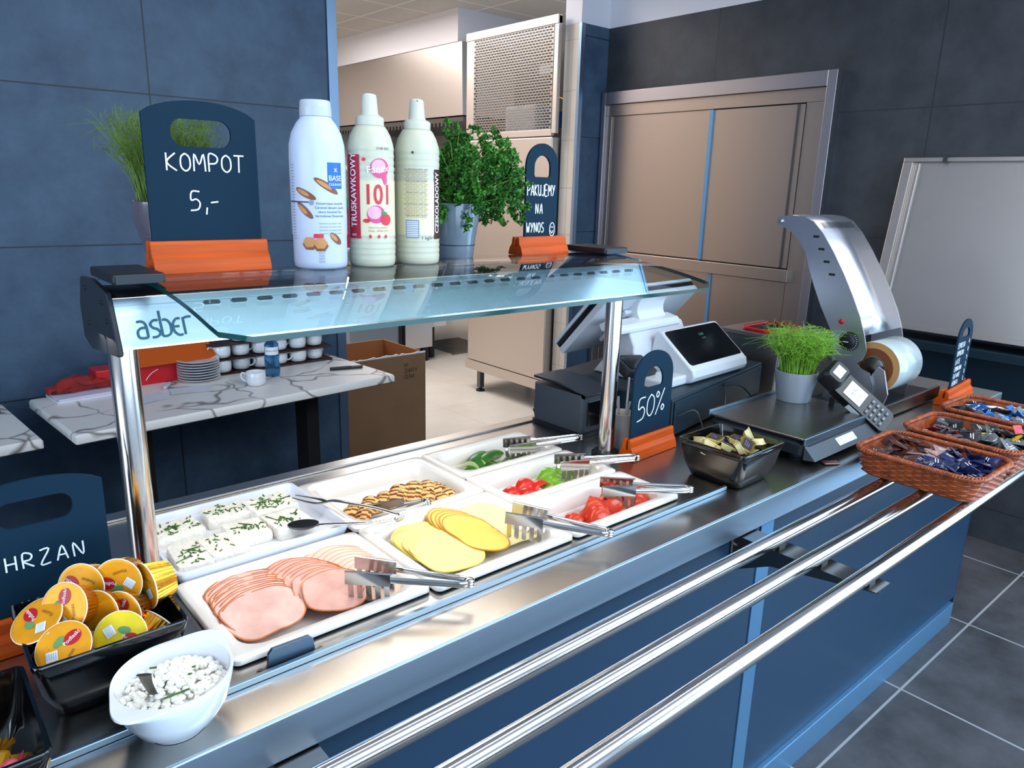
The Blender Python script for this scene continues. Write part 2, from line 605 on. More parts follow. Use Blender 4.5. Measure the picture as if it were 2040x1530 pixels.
def ring_plate(outer, inner, M, th):
    """A convex plate with a convex hole: returns (verts, faces). 2D outlines in plate plane, thickness along local y."""
    cx = sum(p[0] for p in inner) / len(inner)
    cy = sum(p[1] for p in inner) / len(inner)

    def hit(poly, a):
        dx, dy = math.cos(a), math.sin(a)
        best = None
        for i in range(len(poly)):
            (x1, y1), (x2, y2) = poly[i], poly[(i + 1) % len(poly)]
            ex, ey = x2 - x1, y2 - y1
            det = dx * ey - dy * ex
            if abs(det) < 1e-12:
                continue
            t = ((x1 - cx) * ey - (y1 - cy) * ex) / det
            s = ((x1 - cx) * dy - (y1 - cy) * dx) / det
            if t > 1e-9 and -1e-6 <= s <= 1 + 1e-6 and (best is None or t < best):
                best = t
        return (cx + dx * best, cy + dy * best)
    angs = sorted({round(math.atan2(p[1] - cy, p[0] - cx), 5) for p in list(outer) + list(inner)} | {round(-PI + 2 * PI * i / 72, 5) for i in range(72)})
    O = [hit(outer, a) for a in angs]
    I = [hit(inner, a) for a in angs]
    n = len(angs)
    vs = []
    for ring, y in ((O, -th / 2), (I, -th / 2), (O, th / 2), (I, th / 2)):
        vs += [M @ Vector((p[0], y, p[1])) for p in ring]
    fs = []
    for i in range(n):
        j = (i + 1) % n
        fs += [(i, j, n + j, n + i), (2 * n + i, 3 * n + i, 3 * n + j, 2 * n + j), (i, 2 * n + i, 2 * n + j, j), (n + i, n + j, 3 * n + j, 3 * n + i)]
    return [tuple(v) for v in vs], fs


# hand-written capitals as strokes in a 0..0.7 x 0..1 cell
G = {
    'A': [[(0, 0), (.33, 1), (.62, 0)], [(.12, .36), (.54, .36)]],
    'B': [[(0, 0), (0, 1), (.42, .95), (.45, .65), (.05, .53), (.52, .4), (.5, .08), (0, 0)]],
    'C': [[(.58, .88), (.3, 1), (.05, .7), (.05, .3), (.3, 0), (.6, .12)]],
    'D': [[(0, 0), (0, 1), (.4, .88), (.58, .5), (.4, .1), (0, 0)]],
    'E': [[(.52, 1), (0, 1), (0, 0), (.54, 0)], [(0, .52), (.42, .52)]],
    'F': [[(.52, 1), (0, 1), (0, 0)], [(0, .52), (.42, .52)]],
    'H': [[(0, 0), (0, 1)], [(.55, 0), (.55, 1)], [(0, .5), (.55, .5)]],
    'I': [[(.2, 0), (.2, 1)]],
    'J': [[(.5, 1), (.5, .2), (.3, 0), (.06, .12)]],
    'K': [[(0, 0), (0, 1)], [(.52, 1), (.02, .48), (.56, 0)]],
    'L': [[(0, 1), (0, 0), (.5, 0)]],
    'M': [[(0, 0), (.06, 1), (.33, .4), (.6, 1), (.68, 0)]],
    'N': [[(0, 0), (0, 1), (.52, .05), (.56, 1)]],
    'O': [[(.3, 1), (.06, .78), (.04, .25), (.3, 0), (.56, .25), (.54, .78), (.3, 1)]],
    'P': [[(0, 0), (.02, 1), (.4, .97), (.54, .75), (.4, .5), (.02, .46)]],
    'R': [[(0, 0), (.02, 1), (.4, .97), (.52, .75), (.38, .52), (.04, .46), (.58, 0)]],
    'S': [[(.52, .9), (.28, 1), (.06, .8), (.12, .58), (.46, .42), (.5, .15), (.26, 0), (.02, .1)]],
    'T': [[(0, 1), (.62, 1)], [(.31, 1), (.28, 0)]],
    'U': [[(0, 1), (.02, .25), (.28, 0), (.5, .25), (.54, 1)], [(.54, 1), (.56, 0)]],
    'W': [[(0, 1), (.14, 0), (.32, .62), (.48, 0), (.66, 1)]],
    'Y': [[(0, 1), (.28, .5)], [(.58, 1), (.12, 0)]],
    'Z': [[(.02, 1), (.54, 1), (.02, 0), (.58, 0)]],
    '0': [[(.3, 1), (.06, .75), (.04, .25), (.28, 0), (.52, .25), (.54, .75), (.3, 1)]],
    '5': [[(.55, 1), (.14, 1), (.08, .55), (.36, .6), (.54, .38), (.42, .06), (.02, 0)]],
    '6': [[(.48, 1), (.12, .6), (.04, .22), (.28, 0), (.52, .2), (.36, .5), (.06, .35)]],
    '7': [[(.02, 1), (.55, 1), (.2, 0)]],
    '8': [[(.3, .52), (.06, .75), (.3, 1), (.52, .75), (.3, .52), (.04, .25), (.28, 0), (.54, .24), (.3, .52)]],
    '9': [[(.52, .7), (.28, .5), (.06, .75), (.28, 1), (.52, .75), (.46, .3), (.2, 0)]],
    '%': [[(.12, 1), (.02, .85), (.12, .72), (.24, .86), (.12, 1)], [(.62, 1.02), (.02, -.08)], [(.54, .28), (.44, .14), (.54, 0), (.66, .14), (.54, .28)]],
    ',': [[(.16, .16), (.1, -.22)]],
    '-': [[(.02, .42), (.42, .47)]],
    ' ': [],
    ':)': [[(.42 + .42 * math.cos(a * PI / 8), .45 + .58 * math.sin(a * PI / 8)) for a in range(17)], [(.27, .72), (.28, .58)], [(.55, .72), (.56, .58)], [(.18, .36), (.4, .12), (.62, .36)]],
}


def strokes(mb, text, x, z, h, w=None, gap=0.22, r=0.0012, y=-0.001, slope=0.0, M=None, squeeze=1.0):
    """Chalk writing on a board: strokes in the local x-z plane just in front of y."""
    M = M or Matrix.Identity(4)
    cx = x
    for ch in text:
        g = G[ch]
        mw = max([p[0] for s in g for p in s], default=0.35)
        for s in g:
            pts = [(cx + p[0] * h * squeeze, y, z + p[1] * h + slope * (cx - x + p[0] * h)) for p in s]
            if len(pts) > 2:
                pts = [tuple(q) for q in catmull(pts, 4)]
            mb.tube([M @ Vector(p) for p in pts], r, 6, flat=(M.to_3x3() @ Vector((0, 1, 0)), 0.35))
        cx += (mw * squeeze + gap) * h
    return cx


def text_mesh(s, size, align='LEFT', bold=0.0):
    """2D triangles of a text in the built-in font: (points, faces)."""
    cu = bpy.data.curves.new('t', 'FONT')
    cu.body, cu.size, cu.align_x = s, size, align
    cu.resolution_u = 3
    cu.offset = bold * size
    o = bpy.data.objects.new('t', cu)
    COL.objects.link(o)
    dg = bpy.context.evaluated_depsgraph_get()
    me = bpy.data.meshes.new_from_object(o.evaluated_get(dg))
    bm = bmesh.new()
    bm.from_mesh(me)
    bmesh.ops.triangulate(bm, faces=bm.faces)
    long = [e for e in bm.edges if e.calc_length() > size * 0.3]
    if long:
        bmesh.ops.subdivide_edges(bm, edges=long, cuts=2)
        bmesh.ops.triangulate(bm, faces=bm.faces)
    pts = [tuple(v.co[:2]) for v in bm.verts]
    bm.verts.ensure_lookup_table()
    fs = [tuple(v.index for v in f.verts) for f in bm.faces]
    bpy.data.objects.remove(o)
    bpy.data.meshes.remove(me)
    bpy.data.curves.remove(cu)
    bm.free()
    return pts, fs


def put_text(mb, s, size, place, align='CENTER', sx=1.0, mi=0, rot=0.0, bold=0.0):
    """place: function (u, v) -> 3D point."""
    pts, fs = text_mesh(s, size, align, bold)
    c, q = math.cos(rot), math.sin(rot)
    mb.add([place(c * u * sx - q * v, q * u * sx + c * v) for u, v in pts], fs, mi)


def patch(mb, u0, u1, v0, v1, place, nu=8, nv=2, mi=0):
    vs = [place(u0 + (u1 - u0) * i / nu, v0 + (v1 - v0) * j / nv) for j in range(nv + 1) for i in range(nu + 1)]
    fs = [(j * (nu + 1) + i, j * (nu + 1) + i + 1, (j + 1) * (nu + 1) + i + 1, (j + 1) * (nu + 1) + i) for j in range(nv) for i in range(nu)]
    mb.add(vs, fs, mi)


def blob(mb, cu, cv, ru, rv, place, n=20, mi=0, rot=0.0, ru0=None):
    c, s = math.cos(rot), math.sin(rot)
    vs = [place(cu, cv)]
    for k in (0.5, 1.0):
        for i in range(n):
            a = 2 * PI * i / n
            x, y = k * ru * math.cos(a), k * rv * math.sin(a)
            if ru0 is not None and x < 0:
                x *= ru0
            vs.append(place(cu + c * x - s * y, cv + s * x + c * y))
    fs = [(0, 1 + i, 1 + (i + 1) % n) for i in range(n)]
    fs += [(1 + i, 1 + n + i, 1 + n + (i + 1) % n, 1 + (i + 1) % n) for i in range(n)]
    mb.add(vs, fs, mi)

# ------------------------------------------------------------------ the setting
def slab(name, m, *b, **k):
    return struct(MB().box(*b), name, m, smooth=0, **k)


slab('floor', 'floor_tile_dark', -3.6, 3.8, -3.6, 3.53, -0.1, 0)
slab('floor_kitchen', 'floor_tile_light', 1.0, 5.6, 3.53, 8.4, -0.1, 0)
slab('wall_left', 'wall_tile_blue', -3.6, 1.797, 3.42, 3.53, 0, 2.98)
w = MB().box(3.8, 3.95, -0.05, 3.53, 0, 2.55)
w.box(3.8, 3.95, -3.6, -0.05, 0.0, 0.06)
struct(w, 'wall_right', 'wall_tile_dark', smooth=0)
struct(MB().box(3.86, 3.87, -3.6, -0.05, 0.06, 2.55), 'window_3', 'window_glass', smooth=0)
slab('trim_1', 'paint_white', 3.8, 3.95, -3.6, 3.53, 2.55, 3.0)
w = MB().box(3.56, 3.95, 3.53, 3.66, 0, 2.55)
struct(w, 'wall_pillar', ['wall_tile_blue'], smooth=0)
slab('trim_2', 'paint_white', 3.545, 3.95, 3.53, 3.672, 2.55, 3.05)
slab('trim_3', 'wall_tile_beige', 3.547, 3.56, 3.54, 3.67, 0, 2.55)
slab('trim_4', 'trim_steel', 3.542, 3.575, 3.522, 3.545, 0, 2.55)
slab('trim_5', 'trim_steel', 1.762, 1.809, 3.408, 3.535, 0, 2.97)
slab('ceiling', 'paint_white', -3.6, 3.95, -3.6, 3.66, 2.98, 3.1)
slab('wall_lintel', 'paint_white', 1.81, 3.545, 3.53, 3.66, 2.8, 2.98)
slab('ceiling_kitchen', 'ceiling_tile', 1.0, 5.6, 3.66, 8.4, 3.06, 3.1)
slab('wall_kitchen_back', 'paint_kitchen', 1.0, 5.6, 8.3, 8.4, 0, 3.1)
slab('wall_kitchen_right', 'paint_kitchen', 5.5, 5.6, 3.6, 8.4, 0, 3.1)
slab('wall_kitchen_left', 'paint_kitchen', 1.0, 1.1, 3.535, 8.4, 0, 3.06)
# the dining side behind the viewer: two glazed window walls
w = MB().box(-3.6, 3.95, -3.7, -3.6, 0, 0.35).box(-3.6, 3.95, -3.7, -3.6, 2.7, 3.0)
for x in (-3.6, -2.1, 3.0):
    w.box(x, x + (0.15 if x < 0 else 0.95), -3.7, -3.6, 0.35, 2.7)
w.box(0.4, 0.5, -3.7, -3.6, 0.35, 2.7)
struct(w, 'wall_front', 'paint_white', smooth=0)
struct(MB().box(-3.4, 3.0, -3.66, -3.65, 0.35, 2.7), 'window_1', 'window_glass', smooth=0)
w = MB().box(-3.7, -3.6, -3.6, 3.42, 0, 0.6).box(-3.7, -3.6, -3.6, 3.42, 2.7, 3.0).box(-3.7, -3.6, -3.6, -1.3, 0.6, 2.7).box(-3.7, -3.6, 2.0, 3.42, 0.6, 2.7)
struct(w, 'wall_side', 'paint_white', smooth=0)
struct(MB().box(-3.66, -3.65, -1.3, 2.0, 0.6, 2.7), 'window_2', 'window_glass', smooth=0)

# ------------------------------------------------------------------ sliding steel hatch in the right wall
t = thing('serving_hatch', 'stainless steel serving hatch with two sliding doors in the dark tiled wall', 'hatch', (3.8, 2.73, 0.3))
f = MB()
f.box(-0.05, -0.001, -0.785, -0.735, 0, 1.86).box(-0.05, -0.001, 0.755, 0.787, 0, 1.86).box(-0.05, -0.001, -0.735, 0.755, 1.785, 1.86)
f.obj('frame', 'hatch_frame', t, smooth=0, bevel=0.002)
f = MB().box(-0.03, -0.001, -0.734, 0.754, 1.715, 1.784)
f.box(-0.03, -0.001, -0.734, -0.63, 0, 1.715).box(-0.03, -0.001, 0.71, 0.755, 0, 1.715)
f.obj('inner_frame', 'hatch_steel', t, smooth=0, bevel=0.002)
MB().box(-0.02, -0.004, -0.05, 0.708, 0.868, 1.713).obj('sliding_door', 'hatch_steel', t, smooth=0)
d = MB().box(-0.036, -0.022, -0.628, -0.05, 0.868, 1.708).obj('sliding_door', 'hatch_steel', t, smooth=0)
MB().box(-0.045, -0.02, -0.075, -0.052, 0.868, 1.71).obj('edge_profile', 'panel_strip', d, smooth=0)
MB().box(-0.028, -0.02, -0.60, -0.585, 0.0, 0.84).obj('edge_profile', 'steel_dark', d, smooth=0, loc=(-0.011, 0, 0.868))
MB().box(-0.06, -0.001, -0.65, 0.74, 0.795, 0.862).obj('sill', 'hatch_steel', t, smooth=0, bevel=0.003)
MB().box(-0.02, -0.004, -0.14, 0.708, 0.01, 0.79).obj('lower_door', 'hatch_steel', t, smooth=0)
d = MB().box(-0.03, -0.01, -0.628, -0.145, 0.01, 0.79).obj('lower_door', 'hatch_steel', t, smooth=0)
MB().box(-0.036, -0.02, -0.155, -0.132, 0.01, 0.79).obj('edge_profile', 'panel_strip', d, smooth=0)

# leaning steel panel at the far right and the wall unit under it
t = thing('steel_flap', 'large leaning stainless steel panel with a raised edge on the right wall', 'wall flap', (3.79, 0, 0))
P = MB()
a, b = (-0.002, 1.736), (-0.15, 0.965)


def flap(u, y, off):
    x = a[0] + (b[0] - a[0]) * u
    z = a[1] + (b[1] - a[1]) * u
    return (x - off, y, z)


def flapbox(mb, u0, u1, y0, y1, o0, o1):
    vs = [flap(u, y, o) for u in (u0, u1) for y in (y0, y1) for o in (o0, o1)]
    mb.add(vs, [(0, 1, 3, 2), (4, 6, 7, 5), (0, 4, 5, 1), (2, 3, 7, 6), (0, 2, 6, 4), (1, 5, 7, 3)])


flapbox(P, 0, 1, 0.2, 1.568, 0, 0.02)
P.obj('sheet', 'steel_warm', t, smooth=0)
P = MB()
flapbox(P, 0, 0.025, 0.2, 1.568, 0.021, 0.034)
flapbox(P, 0.025, 1, 1.525, 1.568, 0.021, 0.034)
flapbox(P, 0.03, 1, 1.495, 1.512, 0.021, 0.028)
flapbox(P, 0.97, 1, 0.2, 1.51, 0.021, 0.034)
P.obj('edge', 'steel_warm', t, smooth=0, bevel=0.002)
P = MB()
flapbox(P, -0.012, 0.03, 1.375, 1.395, 0.036, 0.044)
P.obj('clip', 'steel_dark', t, smooth=0)
t = thing('wall_unit', 'low dark wall unit under the leaning steel panel', 'cabinet', (3.8, 0, 0.70))
MB().box(-0.12, -0.001, 0.1, 1.56, 0, 0.18).obj('body', 'blue_black', t, smooth=0, bevel=0.004)
MB().box(-0.20, -0.001, 0.1, 1.56, 0.182, 0.225).obj('ledge', 'blue_black', t, smooth=0, bevel=0.004)
MB().ball((-0.125, 0.82, 0.07), 0.012).obj('knob', 'steel_dark', t)

# ------------------------------------------------------------------ kitchen behind the opening
t = thing('tall_steel_cabinet', 'tall stainless cabinet on legs with perforated upper panel in the kitchen', 'cabinet', (3.474, 3.665, 0))
MB().box(0.004, 0.6, 0.02, 0.90, 0.24, 1.88).obj('body', 'steel_warm', t, smooth=0, bevel=0.006)
MB().box(0.004, 0.6, 0.0, 0.93, 0.16, 0.235).obj('base_frame', 'steel_warm', t, smooth=0, bevel=0.004)
for y in (0.09, 0.76):
    for x in (0.03, 0.55):
        lg = MB().box(x - 0.02, x + 0.02, y - 0.02, y + 0.02, 0.03, 0.158).obj('leg', 'steel_dark', t, smooth=0)
        MB().lathe([(0.035, 0), (0.035, 0.012), (0.015, 0.02), (0.015, 0.03)], 16, (x, y, 0)).obj('foot', 'iron_dark', lg)
# perforated upper panel: staggered slots, built as cells with a slot in each
pf = MB()
Y0, Y1, Z0, Z1 = 0.03, 0.85, 1.93, 2.55
nr, nc = 36, 26
ch, cw = (Z1 - Z0) / nr, (Y1 - Y0) / nc
for r in range(nr):
    off = 0.0 if r % 2 else 0.5
    z0, z1 = Z0 + r * ch, Z0 + (r + 1) * ch
    for c in range(-1, nc):
        ya, yb = Y0 + (c + off) * cw, Y0 + (c + off + 1) * cw
        ya, yb = max(ya, Y0), min(yb, Y1)
        if yb - ya < cw * 0.6:
            if yb > ya:
                pf.add([(0, ya, z0), (0, yb, z0), (0, yb, z1), (0, ya, z1)], [(0, 1, 2, 3)])
            continue
        g, e = cw * 0.10, ch * 0.22
        pf.add([(0, ya, z0), (0, yb, z0), (0, yb, z1), (0, ya, z1), (0, ya + g, z0 + e), (0, yb - g, z0 + e), (0, yb - g, z1 - e), (0, ya + g, z1 - e)],
               [(0, 1, 5, 4), (1, 2, 6, 5), (2, 3, 7, 6), (3, 0, 4, 7)])
pp = pf.obj('perforated_panel', 'mesh_steel', t, smooth=0)
sm = pp.modifiers.new('thickness', 'SOLIDIFY')
sm.thickness = 0.002
fr = MB().box(0, 0.03, 0.852, 0.94, 1.9, 2.60).box(0, 0.03, -0.01, 0.028, 1.9, 2.60).box(0, 0.03, 0.028, 0.852, 1.885, 1.928).box(-0.006, 0.03, -0.01, 0.94, 2.552, 2.605)
fr.obj('panel_frame', 'steel_warm', t, smooth=0, bevel=0.003)
MB().box(0.45, 0.6, 0.0, 0.93, 1.885, 2.6).obj('rear_panel', 'iron_dark', t, smooth=0)  # dark colour stands in for the shade inside the cabinet
MB().box(0.10, 0.30, 0.30, 0.62, 1.89, 2.11).obj('compressor_box', 'white_plastic', t, smooth=0, bevel=0.02)
MB().box(0.30, 0.44, 0.10, 0.16, 1.89, 2.16).lathe([(0.045, 0), (0.045, 0.1)], 20, (0.16, 0.14, 1.95)).obj('controls', 'marker_blue', t)
MB().box(0.18, 0.24, 0.24, 0.36, 2.30, 2.36).obj('socket', 'white_plastic', t, smooth=0, bevel=0.004)
MB().tube(catmull([(0.2, 0.30, 2.5), (0.2, 0.29, 2.37), (0.2, 0.27, 2.25), (0.2, 0.24, 2.18), (0.2, 0.12, 2.13)], 5), 0.006).obj('pipe', 'copper', t)

t = thing('extractor_hood', 'long stainless extractor hood under the kitchen ceiling', 'hood', (4.2, 5.62, 2.16))
MB().loops([[(0, 0, 0.01), (1.1, 0, 0.01), (1.1, 2.6, 0.01), (0, 2.6, 0.01)], [(0, 0.02, 0.62), (1.1, 0.02, 0.62), (1.1, 2.6, 0.62), (0, 2.6, 0.62)]], cap0=False).obj('shell', 'steel_warm', t, smooth=0)
MB().box(0.02, 1.08, 0.02, 2.58, -0.04, 0.0).obj('filter_rail', 'steel_dark', t, smooth=0)
cr = MB()
for i in range(40):
    cr.box(0.0, 0.03, 0.06 + i * 0.062, 0.09 + i * 0.062, -0.075, -0.042)
cr.obj('drip_edge', 'steel_dark', t, smooth=0)
slab('trim_6', 'paint_white', 4.2, 5.5, 5.7, 8.3, 2.785, 3.06)

t = thing('cooking_block', 'stainless cooking block on black feet under the extractor hood', 'cooker', (3.5, 5.5, 0))
MB().box(0.0, 0.29, 0, 1.2, 0.13, 0.95).obj('cabinet', 'steel_warm', t, smooth=0, bevel=0.004)
MB().box(0.30, 0.47, 0.04, 1.2, 0.30, 0.95).obj('cabinet', 'kitchen_white', t, smooth=0, bevel=0.004)
MB().box(-0.02, 1.0, 0, 1.2, 0.955, 0.99).obj('worktop', 'steel_warm', t, smooth=0, bevel=0.003)
for x, y in ((0.05, 0.06), (0.24, 0.06), (0.36, 0.14), (0.36, 1.1), (0.05, 1.1)):
    MB().lathe([(0.04, 0), (0.04, 0.128 if x < 0.3 else 0.298)], 16, (x, y, 0)).obj('foot', 'iron_dark', t)
t = thing('kitchen_fridge', 'blue-grey steel fridge side behind the cardboard box', 'fridge', (2.95, 5.5, 0))
MB().box(0.0, 0.50, 0, 0.7, 0.08, 1.02).obj('body', 'kitchen_grey', t, smooth=0, bevel=0.006)
MB().box(0.48, 0.508, -0.012, 0.0, 0.08, 1.02).obj('door_gap', 'iron_dark', t, smooth=0)
MB().box(0.02, 0.48, 0.05, 0.68, 0.0, 0.078).obj('plinth', 'iron_dark', t, smooth=0)
t = thing('steel_cupboard', 'wide stainless wall cupboard behind the sauce bottles', 'cupboard', (2.7, 7.6, 0.9))
MB().box(0, 2.7, 0, 0.65, 0.0, 0.78).obj('body', 'steel_warm', t, smooth=0, bevel=0.004)
MB().box(0.0, 2.7, -0.02, 0, 0.0, 0.04).obj('lower_edge', 'kitchen_white', t, smooth=0)
MB().box(0.0, 2.7, -0.02, 0, 0.80, 0.84).obj('upper_edge', 'kitchen_white', t, smooth=0)
t = thing('kitchen_counter', 'stainless kitchen counter along the rear wall', 'counter', (2.0, 7.45, 0))
MB().box(0.0, 3.4, 0, 0.8, 0.85, 0.895).obj('worktop', 'steel_warm', t, smooth=0, bevel=0.003)
MB().box(0.02, 3.38, 0.05, 0.8, 0.1, 0.845).obj('body', 'kitchen_grey', t, smooth=0)
MB().box(0.04, 3.36, 0.1, 0.78, 0.0, 0.098).obj('plinth', 'iron_dark', t, smooth=0)
tk = thing('food_carton', 'red and green food carton standing behind the white sauce bottle', 'carton', (3.02, 5.72, 1.02))
MB().box(-0.055, 0.06, -0.05, 0.05, 0.012, 0.33).obj('body', 'print_red', tk, smooth=0, bevel=0.004)
MB().box(-0.055, 0.06, -0.05, 0.05, 0.332, 0.42).obj('top_band', 'print_green', tk, smooth=0, bevel=0.003)
MB().box(-0.02, 0.03, -0.054, -0.051, 0.18, 0.28).obj('label', 'print_white', tk, smooth=0)
MB().box(-0.06, 0.065, -0.055, 0.055, 0, 0.01).obj('base', 'print_white', tk, smooth=0)
t = thing('floor_drain', 'grey steel drain grate in the pale kitchen floor', 'drain', (4.35, 5.9, 0.001))
g = MB()
for i in range(14):
    g.box(-0.25 + i * 0.038, -0.236 + i * 0.038, -0.3, 0.3, 0, 0.006)
g.box(-0.27, 0.27, -0.32, -0.3, 0, 0.006).box(-0.27, 0.27, 0.3, 0.32, 0, 0.006)
g.obj('grate', 'steel_dark', t, smooth=0)

# big cardboard box in the opening
t = thing('cardboard_box', 'large open brown cardboard box on the kitchen floor', 'box', (2.09, 3.80, 0.001))
o = MB()
X, Y, Z, th = 0.315, 0.235, 0.60, 0.006
o.box(-X, X, -Y, -Y + th, 0, Z).box(-X, X, Y - th, Y, 0, Z).box(-X, -X + th, -Y + th, Y - th, 0, Z).box(X - th, X, -Y + th, Y - th, 0, Z).box(-X + th, X - th, -Y + th, Y - th, 0, th)
o.obj('body', 'cardboard', t, smooth=0)
o = MB().box(-X + th, X - th, Y - th - 0.002, Y - th - 0.001, 0.01, Z).box(X - th - 0.002, X - th - 0.001, -Y + th, Y - th - 0.003, 0.01, Z)
o.obj('lining', 'cardboard_in', t, smooth=0)
o = MB()
for (x0, x1, yc) in ((-X, X, -Y),):
    n = 30
    for i in range(n):
        xa, xb = x0 + (x1 - x0) * i / n, x0 + (x1 - x0) * (i + 1) / n
        h = 0.004 + 0.008 * RND.random()
        o.box(xa, xb, yc - 0.001, yc + th + 0.001, Z, Z + h)
o.obj('torn_edge', 'paper', t, smooth=0)
o = MB()
for k, s in enumerate(('HI', 'ZANTY', 'CENA')):
    strokes(o, s[:5], 0.17 - 0.0 * k, 0.53 - k * 0.035, 0.022, r=0.0016, y=-Y - 0.001)
o.obj('scribble', 'ink', t)

# ------------------------------------------------------------------ the serving counter
CZ = 0.9
t = thing('serving_counter', 'long stainless serving counter with dark blue front panels', 'counter', (1.2, 1.15, 0))
CX, CY = 1.2, 1.15
XL, XR, YF, YB = -1.1, 2.96, 0.783, 1.537
WX0, WX1, WY0, WY1 = 0.322, 1.253, 0.915, 1.415
wt = MB()


def cb(mb, x0, x1, y0, y1, z0, z1, mi=0):
    mb.box(x0 - CX, x1 - CX, y0 - CY, y1 - CY, z0, z1, mi)


cb(wt, XL, WX0, YF, YB, 0.862, CZ)
cb(wt, WX1, XR, YF, YB, 0.862, CZ)
cb(wt, WX0, WX1, YF, WY0, 0.862, CZ)
cb(wt, WX0, WX1, WY1, YB, 0.862, CZ)
wt.obj('worktop', 'steel_x', t, smooth=0)
f = MB()
cb(f, XL, XR, YF - 0.004, YF + 0.02, 0.836, 0.8992)
f.obj('front_fascia', 'panel_fascia', t, smooth=0, bevel=0.002)
f = MB()
cb(f, XL, 1.40, 0.862, 0.870, CZ + 0.0005, CZ + 0.010)
f.obj('raised_lip', 'panel_lip', t, smooth=0, bevel=0.001)
f = MB()
cb(f, XL, XR, YB - 0.035, YB + 0.002, CZ + 0.0004, CZ + 0.005)
f.obj('rear_lip', 'steel_x', t, smooth=0, bevel=0.001)
f = MB()
cb(f, WX0, WX1, WY0, WY1, 0.70, 0.71)
cb(f, WX0 - 0.004, WX0, WY0, WY1, 0.71, 0.861)
cb(f, WX1, WX1 + 0.004, WY0, WY1, 0.71, 0.861)
cb(f, WX0, WX1, WY0 - 0.004, WY0, 0.71, 0.861)
cb(f, WX0, WX1, WY1, WY1 + 0.004, 0.71, 0.861)
f.obj('cold_well', 'steel', t, smooth=0)
f = MB()
cb(f, XL, 1.452, 0.80, 0.822, 0.088, 0.835)
f.obj('front_panel', 'panel_blue', t, smooth=0)
f = MB()
cb(f, 1.512, XR - 0.012, 0.80, 0.822, 0.088, 0.835)
f.obj('front_panel', 'panel_blue', t, smooth=0)
f = MB()
cb(f, 1.456, 1.510, 0.797, 0.822, 0.088, 0.835)
f.obj('joint_strip', 'panel_strip', t, smooth=0, bevel=0.001)
f = MB()
cb(f, XR - 0.010, XR, 0.80, 1.53, 0.0, 0.835)
f.obj('end_panel', 'panel_blue', t, smooth=0)
f = MB()
cb(f, XL, XR - 0.05, 0.786, 0.822, 0.0, 0.085)
f.obj('plinth', 'panel_strip', t, smooth=0, bevel=0.002)
f = MB()
cb(f, XL, XR - 0.012, 1.50, 1.53, 0.0, 0.86)
f.obj('rear_panel', 'blue_black', t, smooth=0)

# tray slide: three tubes on brackets
t = thing('tray_slide', 'three parallel polished steel tubes of the tray slide', 'tray slide', (1.2, 0.62, 0.855))
for y in (0.085, -0.008, -0.104):
    MB().tube([(-2.3, y, 0), (1.85, y, 0)], 0.0155, 24).obj('tube', 'tube_steel', t)
for x in (-0.875, 0.172, 1.45):
    b = MB().prism([(0.178, -0.022), (0.178, -0.115), (0.10, -0.075), (-0.125, -0.036), (-0.125, -0.022), (0.12, -0.022)], 'x', x - 0.003, x + 0.003)
    b.box(x - 0.030, x + 0.030, -0.13, 0.178, -0.024, -0.0215)
    for yy in (0.085, -0.008, -0.104):
        b.box(x - 0.012, x + 0.012, yy - 0.006, yy + 0.006, -0.0213, -0.0158)
    br = b.obj('bracket', 'steel_dark', t, smooth=0)
    p = MB().box(x - 0.038, x + 0.020, 0.1735, 0.1795, -0.11, -0.0255)
    p.obj('mounting_plate', 'steel_dark', br, smooth=0, bevel=0.004)
    q = MB().lathe([(0.005, 0), (0.004, 0.004)], 12)
    q2 = q.obj('bolt', 'chrome', br, rot=(PI / 2, 0, 0), loc=(x - 0.024, 0.1735, -0.045))

# ------------------------------------------------------------------ gantry with lamp and glass shelf
t = thing('heated_gantry', 'stainless gantry on two round posts over the food trays', 'gantry', (0.8, 1.19, CZ))
GX, GY = 0.8, 1.19
for x in (0.264, 1.352):
    ps = MB().lathe([(0.0205, 0.012), (0.0205, 0.43)], 40, (x - GX, 0, 0)).obj('post', 'post_steel', t)
    MB().lathe([(0.036, 0.0), (0.036, 0.006), (0.030, 0.012), (0.0207, 0.0121)], 32, (x - GX, 0, 0)).obj('collar', 'iron_dark', ps)
prof = [(-0.055, 0.415), (-0.025, 0.482), (0.06, 0.495), (0.12, 0.485), (0.14, 0.43), (0.14, 0.40), (0.06, 0.432), (-0.03, 0.432)]
xl, xr = 0.252 - GX, 1.400 - GX
h = MB()
# hollow canopy: front fascia, top sheet and rear sheet
sh = [(-0.055, 0.415), (-0.025, 0.482), (0.06, 0.492), (0.13, 0.482), (0.145, 0.42)]
fas = MB()
n_slot = 24
# fascia with slots: lower strip, upper strip, cells between slots
fx0, fx1 = xl, xr


def fp(x, u, o=0.0):
    y = sh[0][0] + (sh[1][0] - sh[0][0]) * u
    z = sh[0][1] + (sh[1][1] - sh[0][1]) * u
    return (x, y - o * 0.913, z + o * 0.409)


def fquad(mb, x0, x1, u0, u1):
    mb.add([fp(x0, u0), fp(x1, u0), fp(x1, u1), fp(x0, u1)], [(0, 1, 2, 3)])


